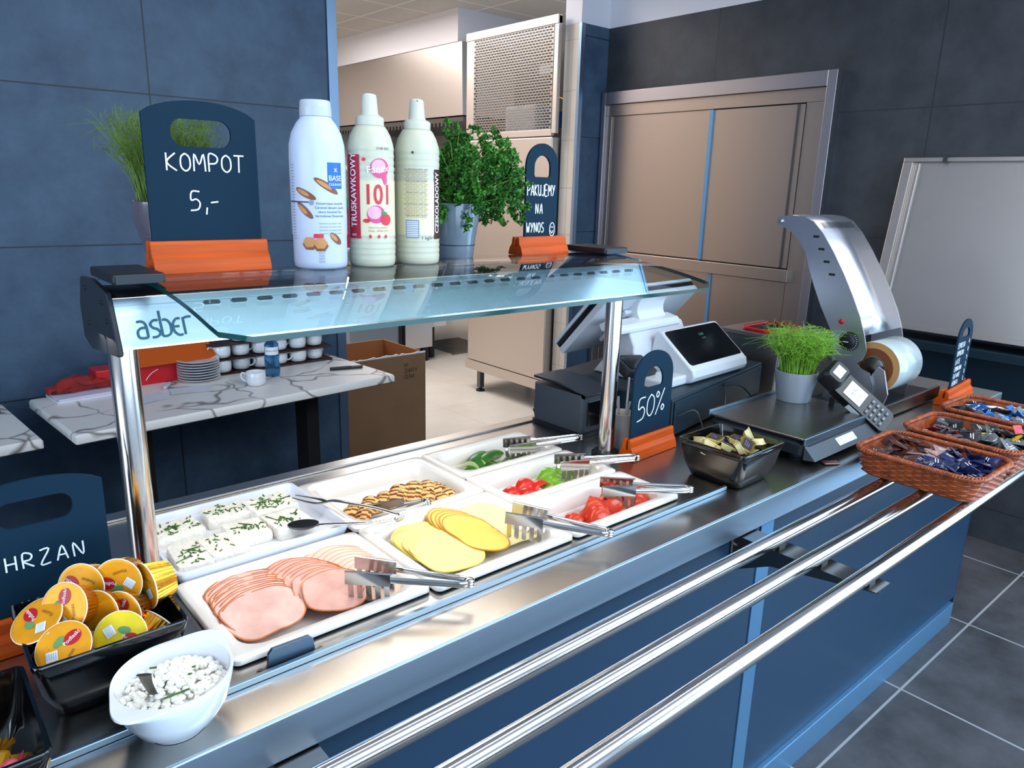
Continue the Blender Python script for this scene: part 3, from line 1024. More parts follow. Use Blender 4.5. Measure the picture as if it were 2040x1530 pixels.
u_a, u_b = 0.755, 0.85
fquad(fas, fx0, fx1, 0, u_a)
fquad(fas, fx0, fx1, u_b, 1)
sx0, sx1 = 0.375 - GX, 1.373 - GX
pitch = (sx1 - sx0 + 0.012) / n_slot
fquad(fas, fx0, sx0, u_a, u_b)
fquad(fas, sx1, fx1, u_a, u_b)
for i in range(n_slot):
    a = sx0 + i * pitch
    e = a + pitch - 0.0145
    if i < n_slot - 1:
        fquad(fas, e, a + pitch, u_a, u_b)
    rr = 0.0032
    um = (u_a + u_b) / 2
    for (xa, xb) in ((a, a + rr), (e, e - rr)):
        fas.add([fp(xa, u_a), fp(xb, u_a), fp(xa, um), fp(xb, u_b), fp(xa, u_b)], [(0, 1, 2), (2, 3, 4)])
fo = fas.obj('fascia', 'fascia_steel', t, smooth=0)
sm = fo.modifiers.new('thickness', 'SOLIDIFY')
sm.thickness = 0.0012
MB().loops([[(xl, -0.0535, 0.4155), (xr, -0.0535, 0.4155)], [(xl, -0.058, 0.4135), (xr, -0.058, 0.4135)], [(xl, -0.0575, 0.4165), (xr, -0.0575, 0.4165)]], False, False, closed=False).obj('fascia_hem', 'chrome', t, smooth=0)
MB().tube([(xl, -0.0255, 0.4835), (xr, -0.0255, 0.4835)], 0.0014, 8).obj('top_fold', 'chrome', t)
tp = MB()
ls = [[(x, p[0], p[1]) for p in sh[1:]] for x in (xl, xr)]
tp.loops(ls, False, False, closed=False)
to = tp.obj('top_sheet', 'iron_dark', t, smooth=20)  # steel sheet, coloured dark to stand in for the dark wall's reflection
sm = to.modifiers.new('thickness', 'SOLIDIFY')
sm.thickness = 0.0012
MB().box(xl + 0.01, xr - 0.01, -0.022, 0.125, 0.445, 0.448).obj('reflector', 'steel', t, smooth=0)
for s, x in ((0, xl - 0.008), (1, xr)):
    e = MB().prism([(-0.062, 0.408), (-0.056, 0.404), (0.105, 0.388), (0.15, 0.40), (0.155, 0.455), (0.13, 0.50), (0.06, 0.503), (-0.026, 0.492)], 'x', x, x + 0.008)
    ec = e.obj('end_cap', 'cap_plastic' if s == 0 else 'panel_strip', t, smooth=0, bevel=0.002)
    if s == 0:
        for (y, z) in ((0.0, 0.475), (0.0, 0.425), (0.10, 0.485), (0.10, 0.43), (-0.02, 0.45)):
            MB().lathe([(0.004, 0), (0.003, 0.002)], 10).obj('screw', 'iron_dark', ec, loc=(x, y, z), rot=(0, -PI / 2, 0))
MB().tube([(xl + 0.06, 0.03, 0.435), (xr - 0.06, 0.03, 0.435)], 0.006, 12).obj('lamp_tube', 'lamp_tube', t)
# lettering on the fascia
lg = MB()


def fl(x, z, o=0.0022):
    return fp(x, z, o)


def fstroke(pts, r=0.0017):
    pts = [fl(*p) for p in pts]
    if len(pts) > 2:
        pts = catmull(pts, 5)
    lg.tube(pts, r, 8, flat=((0, -0.913, 0.409), 0.25))


ax = 0.276 - GX
S = 0.0160
U = 0.34


def cell(x, pts):
    return [(ax + x + p[0] * S, 0.17 + p[1] * U) for p in pts]


fstroke(cell(0.000, [(.05, .98), (.45, 1.0), (.72, .85), (.80, .55), (.80, .02)]))
fstroke(cell(0.000, [(.78, .60), (.35, .60), (.02, .42), (.05, .08), (.40, 0), (.80, .02)]))
fstroke(cell(0.0178, [(.75, 1.0), (.35, 1.0), (.05, .80), (.20, .58), (.60, .45), (.76, .20), (.45, .02), (.05, 0)]))
fstroke(cell(0.0325, [(.02, 1.55), (.02, .02)]))
fstroke(cell(0.0325, [(.02, .02), (.45, .02), (.80, .22), (.82, .72), (.55, .98), (.22, 1.0)]))
fstroke(cell(0.0490, [(.72, 1.0), (.35, .98), (.04, .70), (.05, .25), (.40, 0), (.76, .02)]))
fstroke(cell(0.0490, [(.08, .53), (.55, .53)]))
fstroke(cell(0.0645, [(.02, 1.05), (.02, 0)]))
fstroke(cell(0.0645, [(.02, .98), (.38, 1.06), (.75, 1.05)]))
lg.obj('lettering', 'print_steelteal', t)

# the light under the canopy (the gantry's own lamp)
area('gantry_lamp', (0.62, 1.19, 1.325), (0.62, 1.17, 0.9), 0.9, 0.08, 2.0, (1.0, 0.90, 0.78))

# curved glass shelf resting on the canopy, with its two black holders
t = thing('glass_shelf', 'wide curved glass shelf on top of the gantry', 'glass shelf', (0.8, 1.2, 1.40))


def gz(y):
    return -0.34 * (y * y) ** 1.0 * 1.0


gl = MB()
ys = [-0.335 + 0.65 * i / 26 for i in range(27)]


def outline(off):
    """x extent at each y, rounded at the corners"""
    out = []
    for y in ys:
        d = min(y - ys[0], ys[-1] - y)
        c = 0.035
        cut = 0 if d > c else c - math.sqrt(max(0, c * c - (c - d) ** 2))
        out.append((-0.498 + cut, 0.498 - cut))
    return out


ex = outline(0)
vs, fs = [], []
nx = 12
for k, z_ in ((0, 0.0), (1, 0.007)):
    for (y, (xa, xb)) in zip(ys, ex):
        for i in range(nx + 1):
            vs.append((xa + (xb - xa) * i / nx, y, gz(y) + z_))
N = len(ys) * (nx + 1)
for k in (0, 1):
    for j in range(len(ys) - 1):
        for i in range(nx):
            a = k * N + j * (nx + 1) + i
            fs.append((a, a + 1, a + nx + 2, a + nx + 1))
gl.add(vs, fs)
gl.obj('pane', 'glass_sheet', t, smooth=60)
rim_l = [(xa, y) for y, (xa, xb) in zip(ys, ex)]
rim_r = [(xb, y) for y, (xa, xb) in zip(ys, ex)]
loop = rim_l + list(reversed(rim_r))
ed = MB()
ed.loops([[(x, y, gz(y)) for x, y in loop], [(x, y, gz(y) + 0.007) for x, y in loop]], False, False)
ed.obj('edge', 'glass_edge', t, smooth=60)
for s, xa, xb, ya, yb in ((0, -0.556, -0.487, -0.085, 0.045), (1, 0.485, 0.565, -0.03, 0.10)):
    hd = MB().box(xa, xb, ya, yb, 0.008, 0.022).obj('holder', 'black_plastic', t, smooth=0, bevel=0.003)
    MB().box(xa + 0.004, xb - 0.004, ya - 0.002, ya, 0.009, 0.019).obj('holder_face', 'cap_plastic', hd, smooth=0)

# ------------------------------------------------------------------ food pans and trays
def pan(name, label, cx, cy, w, d, depth, group, rimw=0.026, rot=0.0, z=CZ + 0.0008):
    t = thing(name, label, 'food pan', (cx, cy, z), (0, 0, rot), group)
    hx, hy = w / 2, d / 2
    ix, iy = hx - rimw, hy - rimw
    L = [rl(ix + 0.003, iy + 0.003, 0.034, -depth - 0.004), rl(ix + 0.004, iy + 0.004, 0.036, -0.004),
         rl(ix + 0.004, iy + 0.004, 0.036, 0.0), rl(hx - 0.003, hy - 0.003, 0.010, 0.0), rl(hx, hy, 0.012, 0.003), rl(hx - 0.0006, hy - 0.0006, 0.012, 0.0095), rl(hx - 0.004, hy - 0.004, 0.012, 0.012),
         rl(ix + 0.005, iy + 0.005, 0.038, 0.011), rl(ix, iy, 0.036, 0.006), rl(ix - 0.004, iy - 0.004, 0.034, -depth * 0.55), rl(ix - 0.010, iy - 0.010, 0.030, -depth * 0.55 - 0.003) if depth > 0.03 else rl(ix - 0.005, iy - 0.005, 0.032, -depth * 0.6),
         rl(ix - 0.014, iy - 0.014, 0.03, -depth + 0.006), rl(ix - 0.022, iy - 0.022, 0.028, -depth)]
    MB().loops(L).obj('pan_body', 'melamine', t, smooth=50)
    return t


GP = 'white food pans in the counter'
HAMZ, CHZ = CZ - 0.018, CZ - 0.018
pan('food_pan', 'shallow white pan of sliced ham nearest the viewer', 0.4600, 1.038, 0.328, 0.262, 0.020, GP)
pan('food_pan', 'shallow white pan of yellow cheese slices', 0.787, 1.032, 0.319, 0.272, 0.020, GP)
pan('food_pan', 'deep white pan of rolled crepes at the back', 0.787, 1.302, 0.319, 0.264, 0.052, GP)
for cy, lab in ((1.348, 'narrow white pan of cucumber pieces at the back'), (1.166, 'narrow white pan of red and green pepper strips'), (0.984, 'narrow white pan of tomato wedges nearest the front')):
    pan('food_pan', lab, 1.111, cy, 0.322, 0.178, 0.050, GP)
# the flat curd-cheese tray with upright rim
t = thing('serving_tray', 'flat white rimmed tray of curd cheese slabs beside the left gantry post', 'tray', (0.4605, 1.303, CZ + 0.0008), (0, 0, 0.012))
hx, hy = 0.160, 0.131
MB().loops([rl(hx - 0.02, hy - 0.02, 0.012, 0.0), rl(hx - 0.006, hy - 0.006, 0.014, 0.003), rl(hx, hy, 0.014, 0.022), rl(hx - 0.001, hy - 0.001, 0.014, 0.0245), rl(hx - 0.006, hy - 0.006, 0.012, 0.0245),
            rl(hx - 0.010, hy - 0.010, 0.010, 0.008), rl(hx - 0.018, hy - 0.018, 0.008, 0.005)]).obj('tray_body', 'tray_white', t, smooth=50)

# steel label clip in front of the ham pan
t = thing('label_holder', 'small dark steel label holder standing before the ham pan', 'label holder', (0.366, 0.879, CZ + 0.0008), (0, 0, -0.03))
t.scale = (0.86, 0.9, 0.9)
MB().prism([(-0.040, 0.006), (-0.038, 0.026), (-0.031, 0.034), (0.031, 0.034), (0.038, 0.026), (0.040, 0.006)], 'y', -0.0035, 0.0035).obj('plate', 'clip_steel', t, smooth=0, bevel=0.001)
for s in (-1, 1):
    MB().box(min(s * 0.041, s * 0.056), max(s * 0.041, s * 0.056), -0.005, 0.005, 0, 0.002).lathe([(0.0035, 0.002), (0.0035, 0.005)], 12, (s * 0.051, 0, 0)).obj('foot', 'steel_dark', t, smooth=0)
MB().box(-0.041, 0.041, -0.004, 0.004, 0, 0.0055).obj('base', 'steel_dark', t, smooth=0)


# ------------------------------------------------------------------ sliced meat and cheese
def slice_mesh(name, shape, th, mats, wav, seed, droop):
    """A thin slice: shape(a)->radius; mats = [flesh, rind]; returns a mesh datablock."""
    rr = random.Random(seed)
    n = 48
    ph = [rr.random() * 6.28 for _ in range(4)]
    mb = MB()
    rings = [0.0, 0.45, 0.8, 0.96, 1.0]

    def P(a, k, top):
        r = shape(a) * k
        x, y = r * math.cos(a), r * math.sin(a)
        z = wav * k * k * (math.sin(3 * a + ph[0]) + 0.6 * math.sin(5 * a + ph[1])) - droop * y * 1.0 + 0.25 * wav * math.sin(40 * y + ph[2])
        return (x, y, z + (th if top else 0))
    ls = []
    for top in (False, True):
        for k in (rings[1:] if not top else reversed(rings[1:])):
            ls.append([P(2 * PI * i / n, k, top) for i in range(n)])
    mb.loops(ls, True, True)
    nf = len(mb.f)
    m = []
    per = n
    bands = len(ls) - 1
    for b in range(bands):
        rind = b in (bands // 2, bands // 2 + 1)
        m += [1 if rind else 0] * per
    m += [0, 0]
    mb.m = m
    o = mb.obj(name, mats, smooth=60)
    return o


def oval(a, rx, ry, p=2.4, notch=0.0):
    c, s = abs(math.cos(a)), abs(math.sin(a))
    r = 1.0 / ((c / rx) ** p + (s / ry) ** p) ** (1 / p)
    return r * (1 + notch * math.cos(a - 0.6) + 0.02 * math.sin(5 * a + 1))


def shingle(name, cat, group, shape, mats, th, n, p0, p1, rot, lab, wav=0.002, droop=0.0, lean=0.10, fan=0.0, dz=0.0022, z0=0.0, first=None, last=None):
    base = [slice_mesh(name, shape, th, mats, wav, s, droop) for s in (1, 2)]
    for i in range(n):
        u = i / max(1, n - 1)
        src = base[i % 2]
        if i < 2:
            o = src
        else:
            o = src.copy()
            COL.objects.link(o)
        x, y = p0[0] + (p1[0] - p0[0]) * u, p0[1] + (p1[1] - p0[1]) * u
        o.location = (x + 0.002 * math.sin(5 * i), y, z0 + 0.011 + dz * i * 0.42)
        o.rotation_euler = (lean * (1.0 - 0.25 * u) if i else lean * 0.7, 0.02 * math.sin(3 * i), rot + fan * (u - 0.5) + 0.03 * math.sin(7 * i))
        if i == 0 and first:
            L = first
        elif i == n - 1 and last:
            L = last
        else:
            L = lab % (('second', 'third', 'fourth', 'fifth', 'sixth', 'seventh', 'eighth', 'ninth', 'tenth', 'eleventh', 'twelfth')[i - 1],)
        tag(o, L, cat, group)


ZH = CZ - 0.0185
shingle('ham_slice', 'ham slice', 'roast ham slices in the left row', lambda a: oval(a, 0.066, 0.056, 2.3, 0.05), ['ham', 'ham_rind'], 0.0016, 11, (0.388, 1.096), (0.380, 1.008), 0.22,
        'roast ham slice in the left row of the ham pan, %s from the back', 0.0022, 0, 0.16, 0.2, z0=ZH + 0.006,
        first='rearmost roast ham slice of the left row with orange edge', last='whole oval roast ham slice on top at the left front of the pan')
shingle('ham_slice', 'ham slice', 'smoked ham slices in the middle row', lambda a: oval(a, 0.053, 0.056, 2.2, 0.04), ['ham_smoked', 'ham_rind'], 0.0016, 10, (0.470, 1.088), (0.492, 0.996), -0.22,
        'smoked ham slice in the middle row of the ham pan, %s from the back', 0.0018, 0, 0.16, -0.2, z0=ZH + 0.010,
        first='rearmost smoked ham slice of the middle row', last='front smoked ham slice of the middle row with brown edge')
shingle('poultry_slice', 'poultry slice', 'pale poultry slices in the right row', lambda a: oval(a, 0.054, 0.058, 2.1, 0.0), ['turkey', 'turkey_rim'], 0.0015, 10, (0.552, 1.112), (0.566, 0.992), 0.0,
        'pale poultry slice in the right row of the ham pan, %s from the back', 0.0014, 0, 0.15, 0.2, z0=ZH + 0.006,
        first='rearmost pale poultry slice near the cheese pan', last='front pale poultry slice under the tongs')
shingle('cheese_slice', 'cheese slice', 'round pale cheese slices in the left row', lambda a: oval(a, 0.064, 0.066, 2.2), ['gouda', 'gouda_rim'], 0.0018, 7, (0.728, 1.078), (0.729, 1.004), 0.1,
        'round pale cheese slice in the left row of the cheese pan, %s from the back', 0.0014, 0, 0.13, 0.1, z0=ZH + 0.005,
        first='rearmost round yellow cheese slice at the left of the pan', last='whole round cheese slice on top at the left front of the pan')
shingle('cheese_slice', 'cheese slice', 'dark-rimmed cheese slices in the middle row', lambda a: oval(a, 0.044, 0.080, 2.2), ['smoked_cheese', 'smoked_rind'], 0.0018, 6, (0.805, 1.088), (0.806, 1.028), 0.12,
        'golden dark-rimmed cheese slice in the middle of the cheese pan, %s from the back', 0.0014, 0, 0.12, 0.05, z0=ZH + 0.010,
        first='rearmost golden cheese slice with dark rim', last='long golden cheese slice on top in the middle of the pan')
shingle('cheese_slice', 'cheese slice', 'square creamy cheese slices in the right row', lambda a: oval(a, 0.054, 0.064, 6), ['pale_cheese', 'pale_cheese'], 0.0018, 7, (0.888, 1.085), (0.880, 1.022), 0.0,
        'square creamy cheese slice in the right row of the cheese pan, %s from the back', 0.0012, 0, 0.12, 0.05, z0=ZH + 0.004,
        first='rearmost square creamy cheese slice', last='front square creamy cheese slice under the tongs')


# ------------------------------------------------------------------ curd cheese slabs with chives
def slab_mesh(w, d, h, seed):
    r = random.Random(seed)
    mb = MB()
    n = 10
    base = rrect(w / 2, d / 2, 0.006, 3)
    pts = []
    for i in range(len(base)):
        a, b = Vector(base[i]), Vector(base[(i + 1) % len(base)])
        k = max(1, int((b - a).length / 0.006))
        pts += [a + (b - a) * j / k for j in range(k)]
    jit = [0.0022 * (r.random() - 0.5) for _ in pts]
    ls = []
    for z, s in ((0, 0.97), (h * 0.35, 1.0), (h * 0.8, 0.985), (h, 0.96), (h + 0.0008, 0.75), (h + 0.001, 0.4)):
        ls.append([((p.x) * s + (jit[i] if s > 0.9 else 0) + 0.001 * (r.random() - 0.5), p.y * s + (jit[(i * 7) % len(pts)] if s > 0.9 else 0) + 0.001 * (r.random() - 0.5), z + (0.0022 * (r.random() - 0.5) if z > 0 else 0)) for i, p in enumerate(pts)])
    mb.loops(ls)
    return mb


def chives(w, d, h, n, seed, cx=0.0, cy=0.0):
    r = random.Random(seed)
    mb = MB()
    for i in range(n):
        x, y = cx + r.gauss(0, w * 0.22), cy + r.gauss(0, d * 0.2)
        x, y = max(-w * .46, min(w * .46, x)), max(-d * .46, min(d * .46, y))
        a, l = r.random() * PI, r.choice((0.002, 0.003, 0.003, 0.004, 0.006))
        if r.random() < 0.06:
            l = 0.014
        mb.tube([(x - l * math.cos(a), y - l * math.sin(a), h + 0.0012), (x + l * math.cos(a), y + l * math.sin(a), h + 0.0016 + 0.001 * r.random())], 0.0013, 5)
    return mb


slabs = [('at the back right under the fork', 0.536, 1.350, 0.088, 0.072, 46), ('back middle of the tray', 0.456, 1.372, 0.078, 0.066, 30), ('back left beside the gantry post', 0.352, 1.352, 0.09, 0.07, 34),
         ('right front beside the spoon', 0.534, 1.262, 0.072, 0.078, 30), ('middle front with a long chive', 0.458, 1.272, 0.068, 0.075, 26), ('front centre of the tray', 0.402, 1.235, 0.064, 0.082, 16),
         ('crumbling at the front left of the tray', 0.345, 1.238, 0.056, 0.09, 24)]
for k, (lab, x, y, w, d, n) in enumerate(slabs):
    h = (0.024, 0.02, 0.019, 0.021, 0.019, 0.021, 0.019)[k]
    t = thing('curd_slab', 'white curd cheese slab with chives, ' + lab, 'curd cheese', (x, y, CZ + 0.0062), (0, 0, (0.02, -0.05, 0.08, 0.04, -0.03, 0.02, -0.08)[k]), 'curd cheese slabs on the white tray')
    slab_mesh(w * 1.05, d * 1.05, h, k).obj('slab', 'curd', t, smooth=50)
    c = chives(w, d, h, n, 50 + k).obj('chives', 'chive', t)
    c['kind'] = 'stuff'

# ------------------------------------------------------------------ rolled crepes
def crepe_mesh(seed, L, r):
    rr = random.Random(seed)
    mb = MB()
    n, k = 20, 40
    ls = []
    for i in range(k + 1):
        u = i / k
        x = (u - 0.5) * L
        s = (1 - (2 * abs(u - 0.5)) ** 6) * 0.85 + 0.15
        s *= 1 + 0.05 * math.sin(u * 21 + seed) + 0.04 * (1 if (i // 5) % 2 else -1)
        ls.append([(x, r * s * 1.15 * math.cos(2 * PI * j / n), r * (0.72 + 0.1 * u) + r * 0.72 * s * math.sin(2 * PI * j / n)) for j in range(n)])
    mb.loops(ls)
    m = []
    for b in range(k):
        ph = b + rr.choice((0, 0, 1))
        for j in range(n):
            m.append(1 if ((ph + int(1.5 * math.sin(j * 0.9 + seed))) % 5) < 2 or rr.random() < 0.03 else 0)
    mb.m = m + [0, 1]
    return mb


cr = [(0.668, 1.268, -0.008, 0.75), (0.702, 1.256, 0.0, 0.82), (0.742, 1.258, 0.003, 0.90), (0.776, 1.258, 0.006, 0.84), (0.812, 1.256, 0.006, 0.88), (0.844, 1.248, 0.004, 0.95), (0.868, 1.232, 0.002, 1.25), (0.884, 1.214, -0.004, 1.6), (0.872, 1.196, -0.010, 2.5)]
names = ('lowest at the left end of the pan', 'second from the left end', 'third from the left, ends touching the rim', 'narrow one left of the thickest roll', 'thickest of the row', 'fifth from the right end', 'curled one by the hinge of the tongs', 'second from the right end', 'flat one at the right end of the pan')
for i, (x, y, dz, a) in enumerate(cr):
    o = crepe_mesh(i, 0.112 + 0.010 * (i == 4), 0.0185 + 0.002 * (i in (3, 4)) - 0.003 * (i == 8)).obj('rolled_crepe', ['crepe', 'crepe_brown'], None, smooth=60, loc=(x, y, CZ - 0.022 + dz + 0.003 * (i % 2)), rot=(0.0, -0.20, a))
    tag(o, 'browned rolled crepe, ' + names[i], 'crepe', 'rolled crepes in the deep pan')


# ------------------------------------------------------------------ cut vegetables
def wedge(mb_n, r, l, half, m, seed, hollow=0.55, tp=0.55):
    """A strip or wedge: arc of a round vegetable, skin outside."""
    rr = random.Random(seed)
    mb = MB()
    n, k = 10, 9
    ls = []
    for i in range(k + 1):
        u = i / k
        s = max(0.12, math.sin(PI * (0.06 + 0.88 * u))) ** tp
        bend = (0.04 if tp < 0.1 else 0.25) * l * (2 * u - 1) ** 2
        x = (u - 0.5) * l
        out, inn = [], []
        for j in range(n + 1):
            a = PI / 2 + half * (2 * j / n - 1)
            out.append((x, r * s * math.cos(a), r * s * math.sin(a) - bend))
            q = hollow
            inn.append((x, r * s * q * math.cos(a), r * s * q * math.sin(a) - bend))
        ls.append(out + list(reversed(inn)))
    mb.loops(ls)
    N = 2 * (n + 1)
    mm = []
    for b in range(k):
        mm += [0 if j < n else 1 for j in range(N)]
    mb.m = mm + [1, 1]
    zmin = min(p[2] for p in mb.v)
    mb.v = [(p[0], p[1], p[2] - zmin) for p in mb.v]
    return mb


ZB = CZ - 0.0385
VS = 1.22
def veg(name, cat, group, mats, items, r, l, half, hollow, labs):
    for i, (x, y, dz, az, tx, sc) in enumerate(items):
        o = wedge(0, r * sc * VS, l * sc * VS, half, 0, i, hollow, {'cucumber_piece': 0.07, 'pepper_strip': 0.3}.get(name, 0.5)).obj(name, mats, None, smooth=50, loc=(x, y, ZB + dz * VS), rot=(tx, 0, az))
        tag(o, labs[i], cat, group)


veg('cucumber_piece', 'cucumber', 'cucumber pieces in the back pan', ['cucumber_skin', 'cucumber_flesh'],
    [(1.048, 1.355, 0, 0.2, 0.5, 1), (1.075, 1.335, 0, 0.9, -0.4, 1), (1.082, 1.372, 0.012, 0.5, 0.2, 1.1), (1.112, 1.362, 0.012, 0.3, -0.2, 1.1), (1.108, 1.335, 0, 1.4, 0.9, 0.9), (1.142, 1.352, 0.008, 0.6, 1.4, 0.9), (1.150, 1.325, 0, 2.2, 1.2, 0.9), (1.178, 1.345, 0.010, 0.2, 1.5, 0.9)],
    0.021, 0.062, 0.95, 0.05,
    ['cucumber piece at the left end with striped skin', 'pale cucumber piece at the front of the heap', 'dark green cucumber piece on top of the heap', 'long dark cucumber piece lying right of the top one', 'cucumber piece showing pale flesh near the front', 'cucumber piece with flesh up left of the tongs', 'cucumber piece under the front of the tongs', 'cucumber piece at the right under the tongs'])
veg('pepper_strip', 'pepper', 'red pepper strips', ['pepper_red', 'tomato_flesh'],
    [(1.022, 1.172, 0, 0.1, 0.2, 1), (1.052, 1.152, 0, -0.3, 0.5, 1), (1.065, 1.180, 0.006, 0.5, 0.3, 1), (1.092, 1.150, 0.004, 0.2, -0.4, 1)], 0.022, 0.062, 0.9, 0.7,
    ['red pepper strip at the left end of the heap', 'red pepper strip at the front of the heap', 'red pepper strip on top at the back', 'red pepper strip touching the green ones'])
veg('pepper_strip', 'pepper', 'green pepper strips', ['pepper_green', 'cucumber_flesh'],
    [(1.122, 1.170, 0, 1.4, 0.3, 1), (1.140, 1.185, 0.012, 0.4, 0.6, 1), (1.150, 1.158, 0.004, 1.0, -0.3, 0.95), (1.170, 1.178, 0.010, 1.5, 0.5, 0.95), (1.198, 1.178, 0.002, 0.5, 0.2, 0.95)], 0.024, 0.058, 1.0, 0.72,
    ['green pepper strip standing next to the red strips', 'green pepper strip on top under the tongs', 'green pepper strip at the front of the pan', 'green pepper strip behind the tongs teeth', 'green pepper strip at the right end'])
veg('tomato_wedge', 'tomato', 'tomato wedges in the front pan', ['tomato', 'tomato_flesh'],
    [(1.032, 0.985, 0, 0.3, 0.1, 0.8), (1.072, 0.982, 0, 1.2, 0.9, 1.05), (1.092, 0.968, 0, 2.0, -0.6, 1.05), (1.085, 1.002, 0.006, 0.6, 0.7, 1.1), (1.128, 0.988, 0.008, 0.4, 0.5, 1.15), (1.122, 0.962, 0, 0.9, -0.8, 1.0), (1.160, 0.978, 0.004, 1.6, 0.6, 1.1), (1.178, 0.998, 0.008, 0.3, 0.4, 1.05), (1.185, 0.962, 0, 0.8, 0.8, 1.0), (1.212, 0.980, 0.0, 1.3, 0.3, 1.05)],
    0.027, 0.060, 0.85, 0.1,
    ['small tomato wedge alone at the left of the heap', 'upright tomato wedge at the left of the heap', 'tomato wedge lying at the front left', 'tomato wedge leaning on the upright one', 'large pale tomato wedge in the middle on top', 'tomato wedge at the front middle', 'tomato wedge under the teeth of the tongs', 'tomato wedge behind the teeth of the tongs', 'tomato wedge at the front right', 'tomato wedge at the right end of the heap'])


# ------------------------------------------------------------------ serving tongs
def make_tongs(label, hinge, tip, zt, roll=0.0, L=None):
    hx, hy, hz = hinge
    tx, ty, tz = tip
    d = Vector((tx - hx, ty - hy, tz - hz))
    L = d.length
    az, el = math.atan2(d.y, d.x), math.atan2(d.z, math.hypot(d.x, d.y))
    t = thing('serving_tongs', label, 'tongs', hinge, (roll, -el, az), 'steel serving tongs')
    hw = 0.072
    for s in (-1, 1):
        g0, g1 = 0.008, 0.024

        def gap(x):
            return s * (g0 + (g1 - g0) * x / L)
        path = catmull([(0.0, s * 0.006, 0), (0.012, s * 0.010, 0), (0.05, gap(0.05), 0), (L - hw, gap(L - hw), 0.0)], 6)
        MB().tube(path, [0.0058] * len(path), 8, flat=((0, 1, 0), 0.28)).obj('arm', 'chrome', t, smooth=60)
        # comb jaw: top band and five teeth bending inwards
        j = MB()
        x0, x1 = L - hw, L
        nt = 5
        th = 0.0012

        def J(x, z):
            y = gap(x) + s * 0.002 - s * 0.35 * max(0, -z - 0.010) ** 1.0 * 0.6
            return Vector((x, y, z))

        def quad(xa, xb, za, zb):
            n = 4
            vs, fs = [], []
            for k in range(n + 1):
                z = za + (zb - za) * k / n
                for x in (xa, xb):
                    p = J(x, z)
                    vs += [(p.x, p.y - th / 2, p.z), (p.x, p.y + th / 2, p.z)]
            for k in range(n):
                a = 4 * k
                fs += [(a, a + 2, a + 6, a + 4), (a + 1, a + 5, a + 7, a + 3), (a, a + 4, a + 5, a + 1), (a + 2, a + 3, a + 7, a + 6)]
            fs += [(0, 1, 3, 2), (4 * n, 4 * n + 2, 4 * n + 3, 4 * n + 1)]
            j.add(vs, fs)
        quad(x0, x1, 0.012, -0.010)
        pw = hw / nt
        for k in range(nt):
            xa = x0 + k * pw
            quad(xa + 0.0012, xa + pw - 0.0046, -0.010, -0.038)
            quad(xa + 0.0028, xa + pw - 0.0062, -0.038, -0.041)
        # rolled top edge
        j.tube([J(x0 - 0.004, 0.0125), J(x1, 0.0125)], 0.0018, 8)
        j.obj('comb_jaw', 'chrome', t, smooth=40)
    h = MB()
    for k in (-1, 0, 1):
        h.ball((-0.002, 0, k * 0.0048), (0.0085, 0.0082, 0.0032), 16, k=6)
    h.obj('hinge', 'chrome', t)
    return t


make_tongs('steel tongs lying over the poultry slices in the ham pan', (0.651, 0.846, 0.938), (0.516, 0.985, 0.944), 0)
make_tongs('steel tongs lying over the square cheese slices', (0.967, 0.832, 0.936), (0.858, 0.990, 0.948), 0)
make_tongs('steel tongs in the tomato pan', (1.262, 0.868, 0.936), (1.120, 0.992, 0.934), 0)
make_tongs('steel tongs in the pepper pan', (1.325, 1.068, 0.934), (1.150, 1.158, 0.930), 0)
make_tongs('steel tongs in the cucumber pan', (1.322, 1.255, 0.934), (1.135, 1.325, 0.926), 0)
make_tongs('steel tongs lying on the rolled crepes', (0.800, 1.185, 0.916), (0.690, 1.225, 0.902), 0)

t = thing('salad_tongs', 'fork-and-spoon tongs resting on the curd cheese tray and crepe pan', 'tongs', (0.694, 1.128, 0.935), (0, 0, math.radians(131)))
fk = MB()
pa = catmull([(0.004, -0.012, 0.0), (0.05, -0.022, 0.004), (0.13, -0.030, 0.008), (0.155, -0.031, 0.004)], 6)
fk.tube(pa, 0.005, 8, flat=((0, 0, 1), 0.4))
fk.obj('fork_arm', 'chrome', t, smooth=60)
fk = MB()
for s in (-1, 1):
    pa = catmull([(0.153, -0.031, 0.004), (0.168, -0.031 + s * 0.009, 0.003), (0.190, -0.031 + s * 0.010, 0.005), (0.222, -0.031 + s * 0.007, 0.009)], 6)
    fk.tube(pa, [0.0042] * 7 + [0.0042 - 0.003 * i / 12 for i in range(len(pa) - 7)], 8, flat=((0, 0, 1), 0.4))
fk.obj('fork_tines', 'steel_dark', t, smooth=60)
sp = MB()
pa = catmull([(0.004, 0.012, 0.0), (0.04, 0.030, -0.002), (0.12, 0.050, -0.004), (0.140, 0.053, -0.006)], 6)
sp.tube(pa, 0.0048, 8, flat=((0, 0, 1), 0.4))
sp.obj('spoon_arm', 'chrome', t, smooth=60)
sp = MB()
sp.lathe([(0.019, 0.0), (0.0185, -0.003), (0.014, -0.007), (0.006, -0.009), (0.0052, -0.0075), (0.013, -0.0055), (0.0175, -0.002), (0.0182, 0.0)], 28, (0, 0, 0), sx=1.55)
sp.obj('spoon_bowl', 'steel_dark', t, smooth=60, loc=(0.164, 0.057, -0.003), rot=(0, 0.08, 0.12))
h = MB()
for k in range(5):
    a = -0.9 + 0.45 * k
    h.ball((-0.010 * math.cos(a) + 0.002, 0.0135 * math.sin(a), 0), (0.0065, 0.0034, 0.0055), 14, k=6)
h.obj('hinge', 'chrome', t)

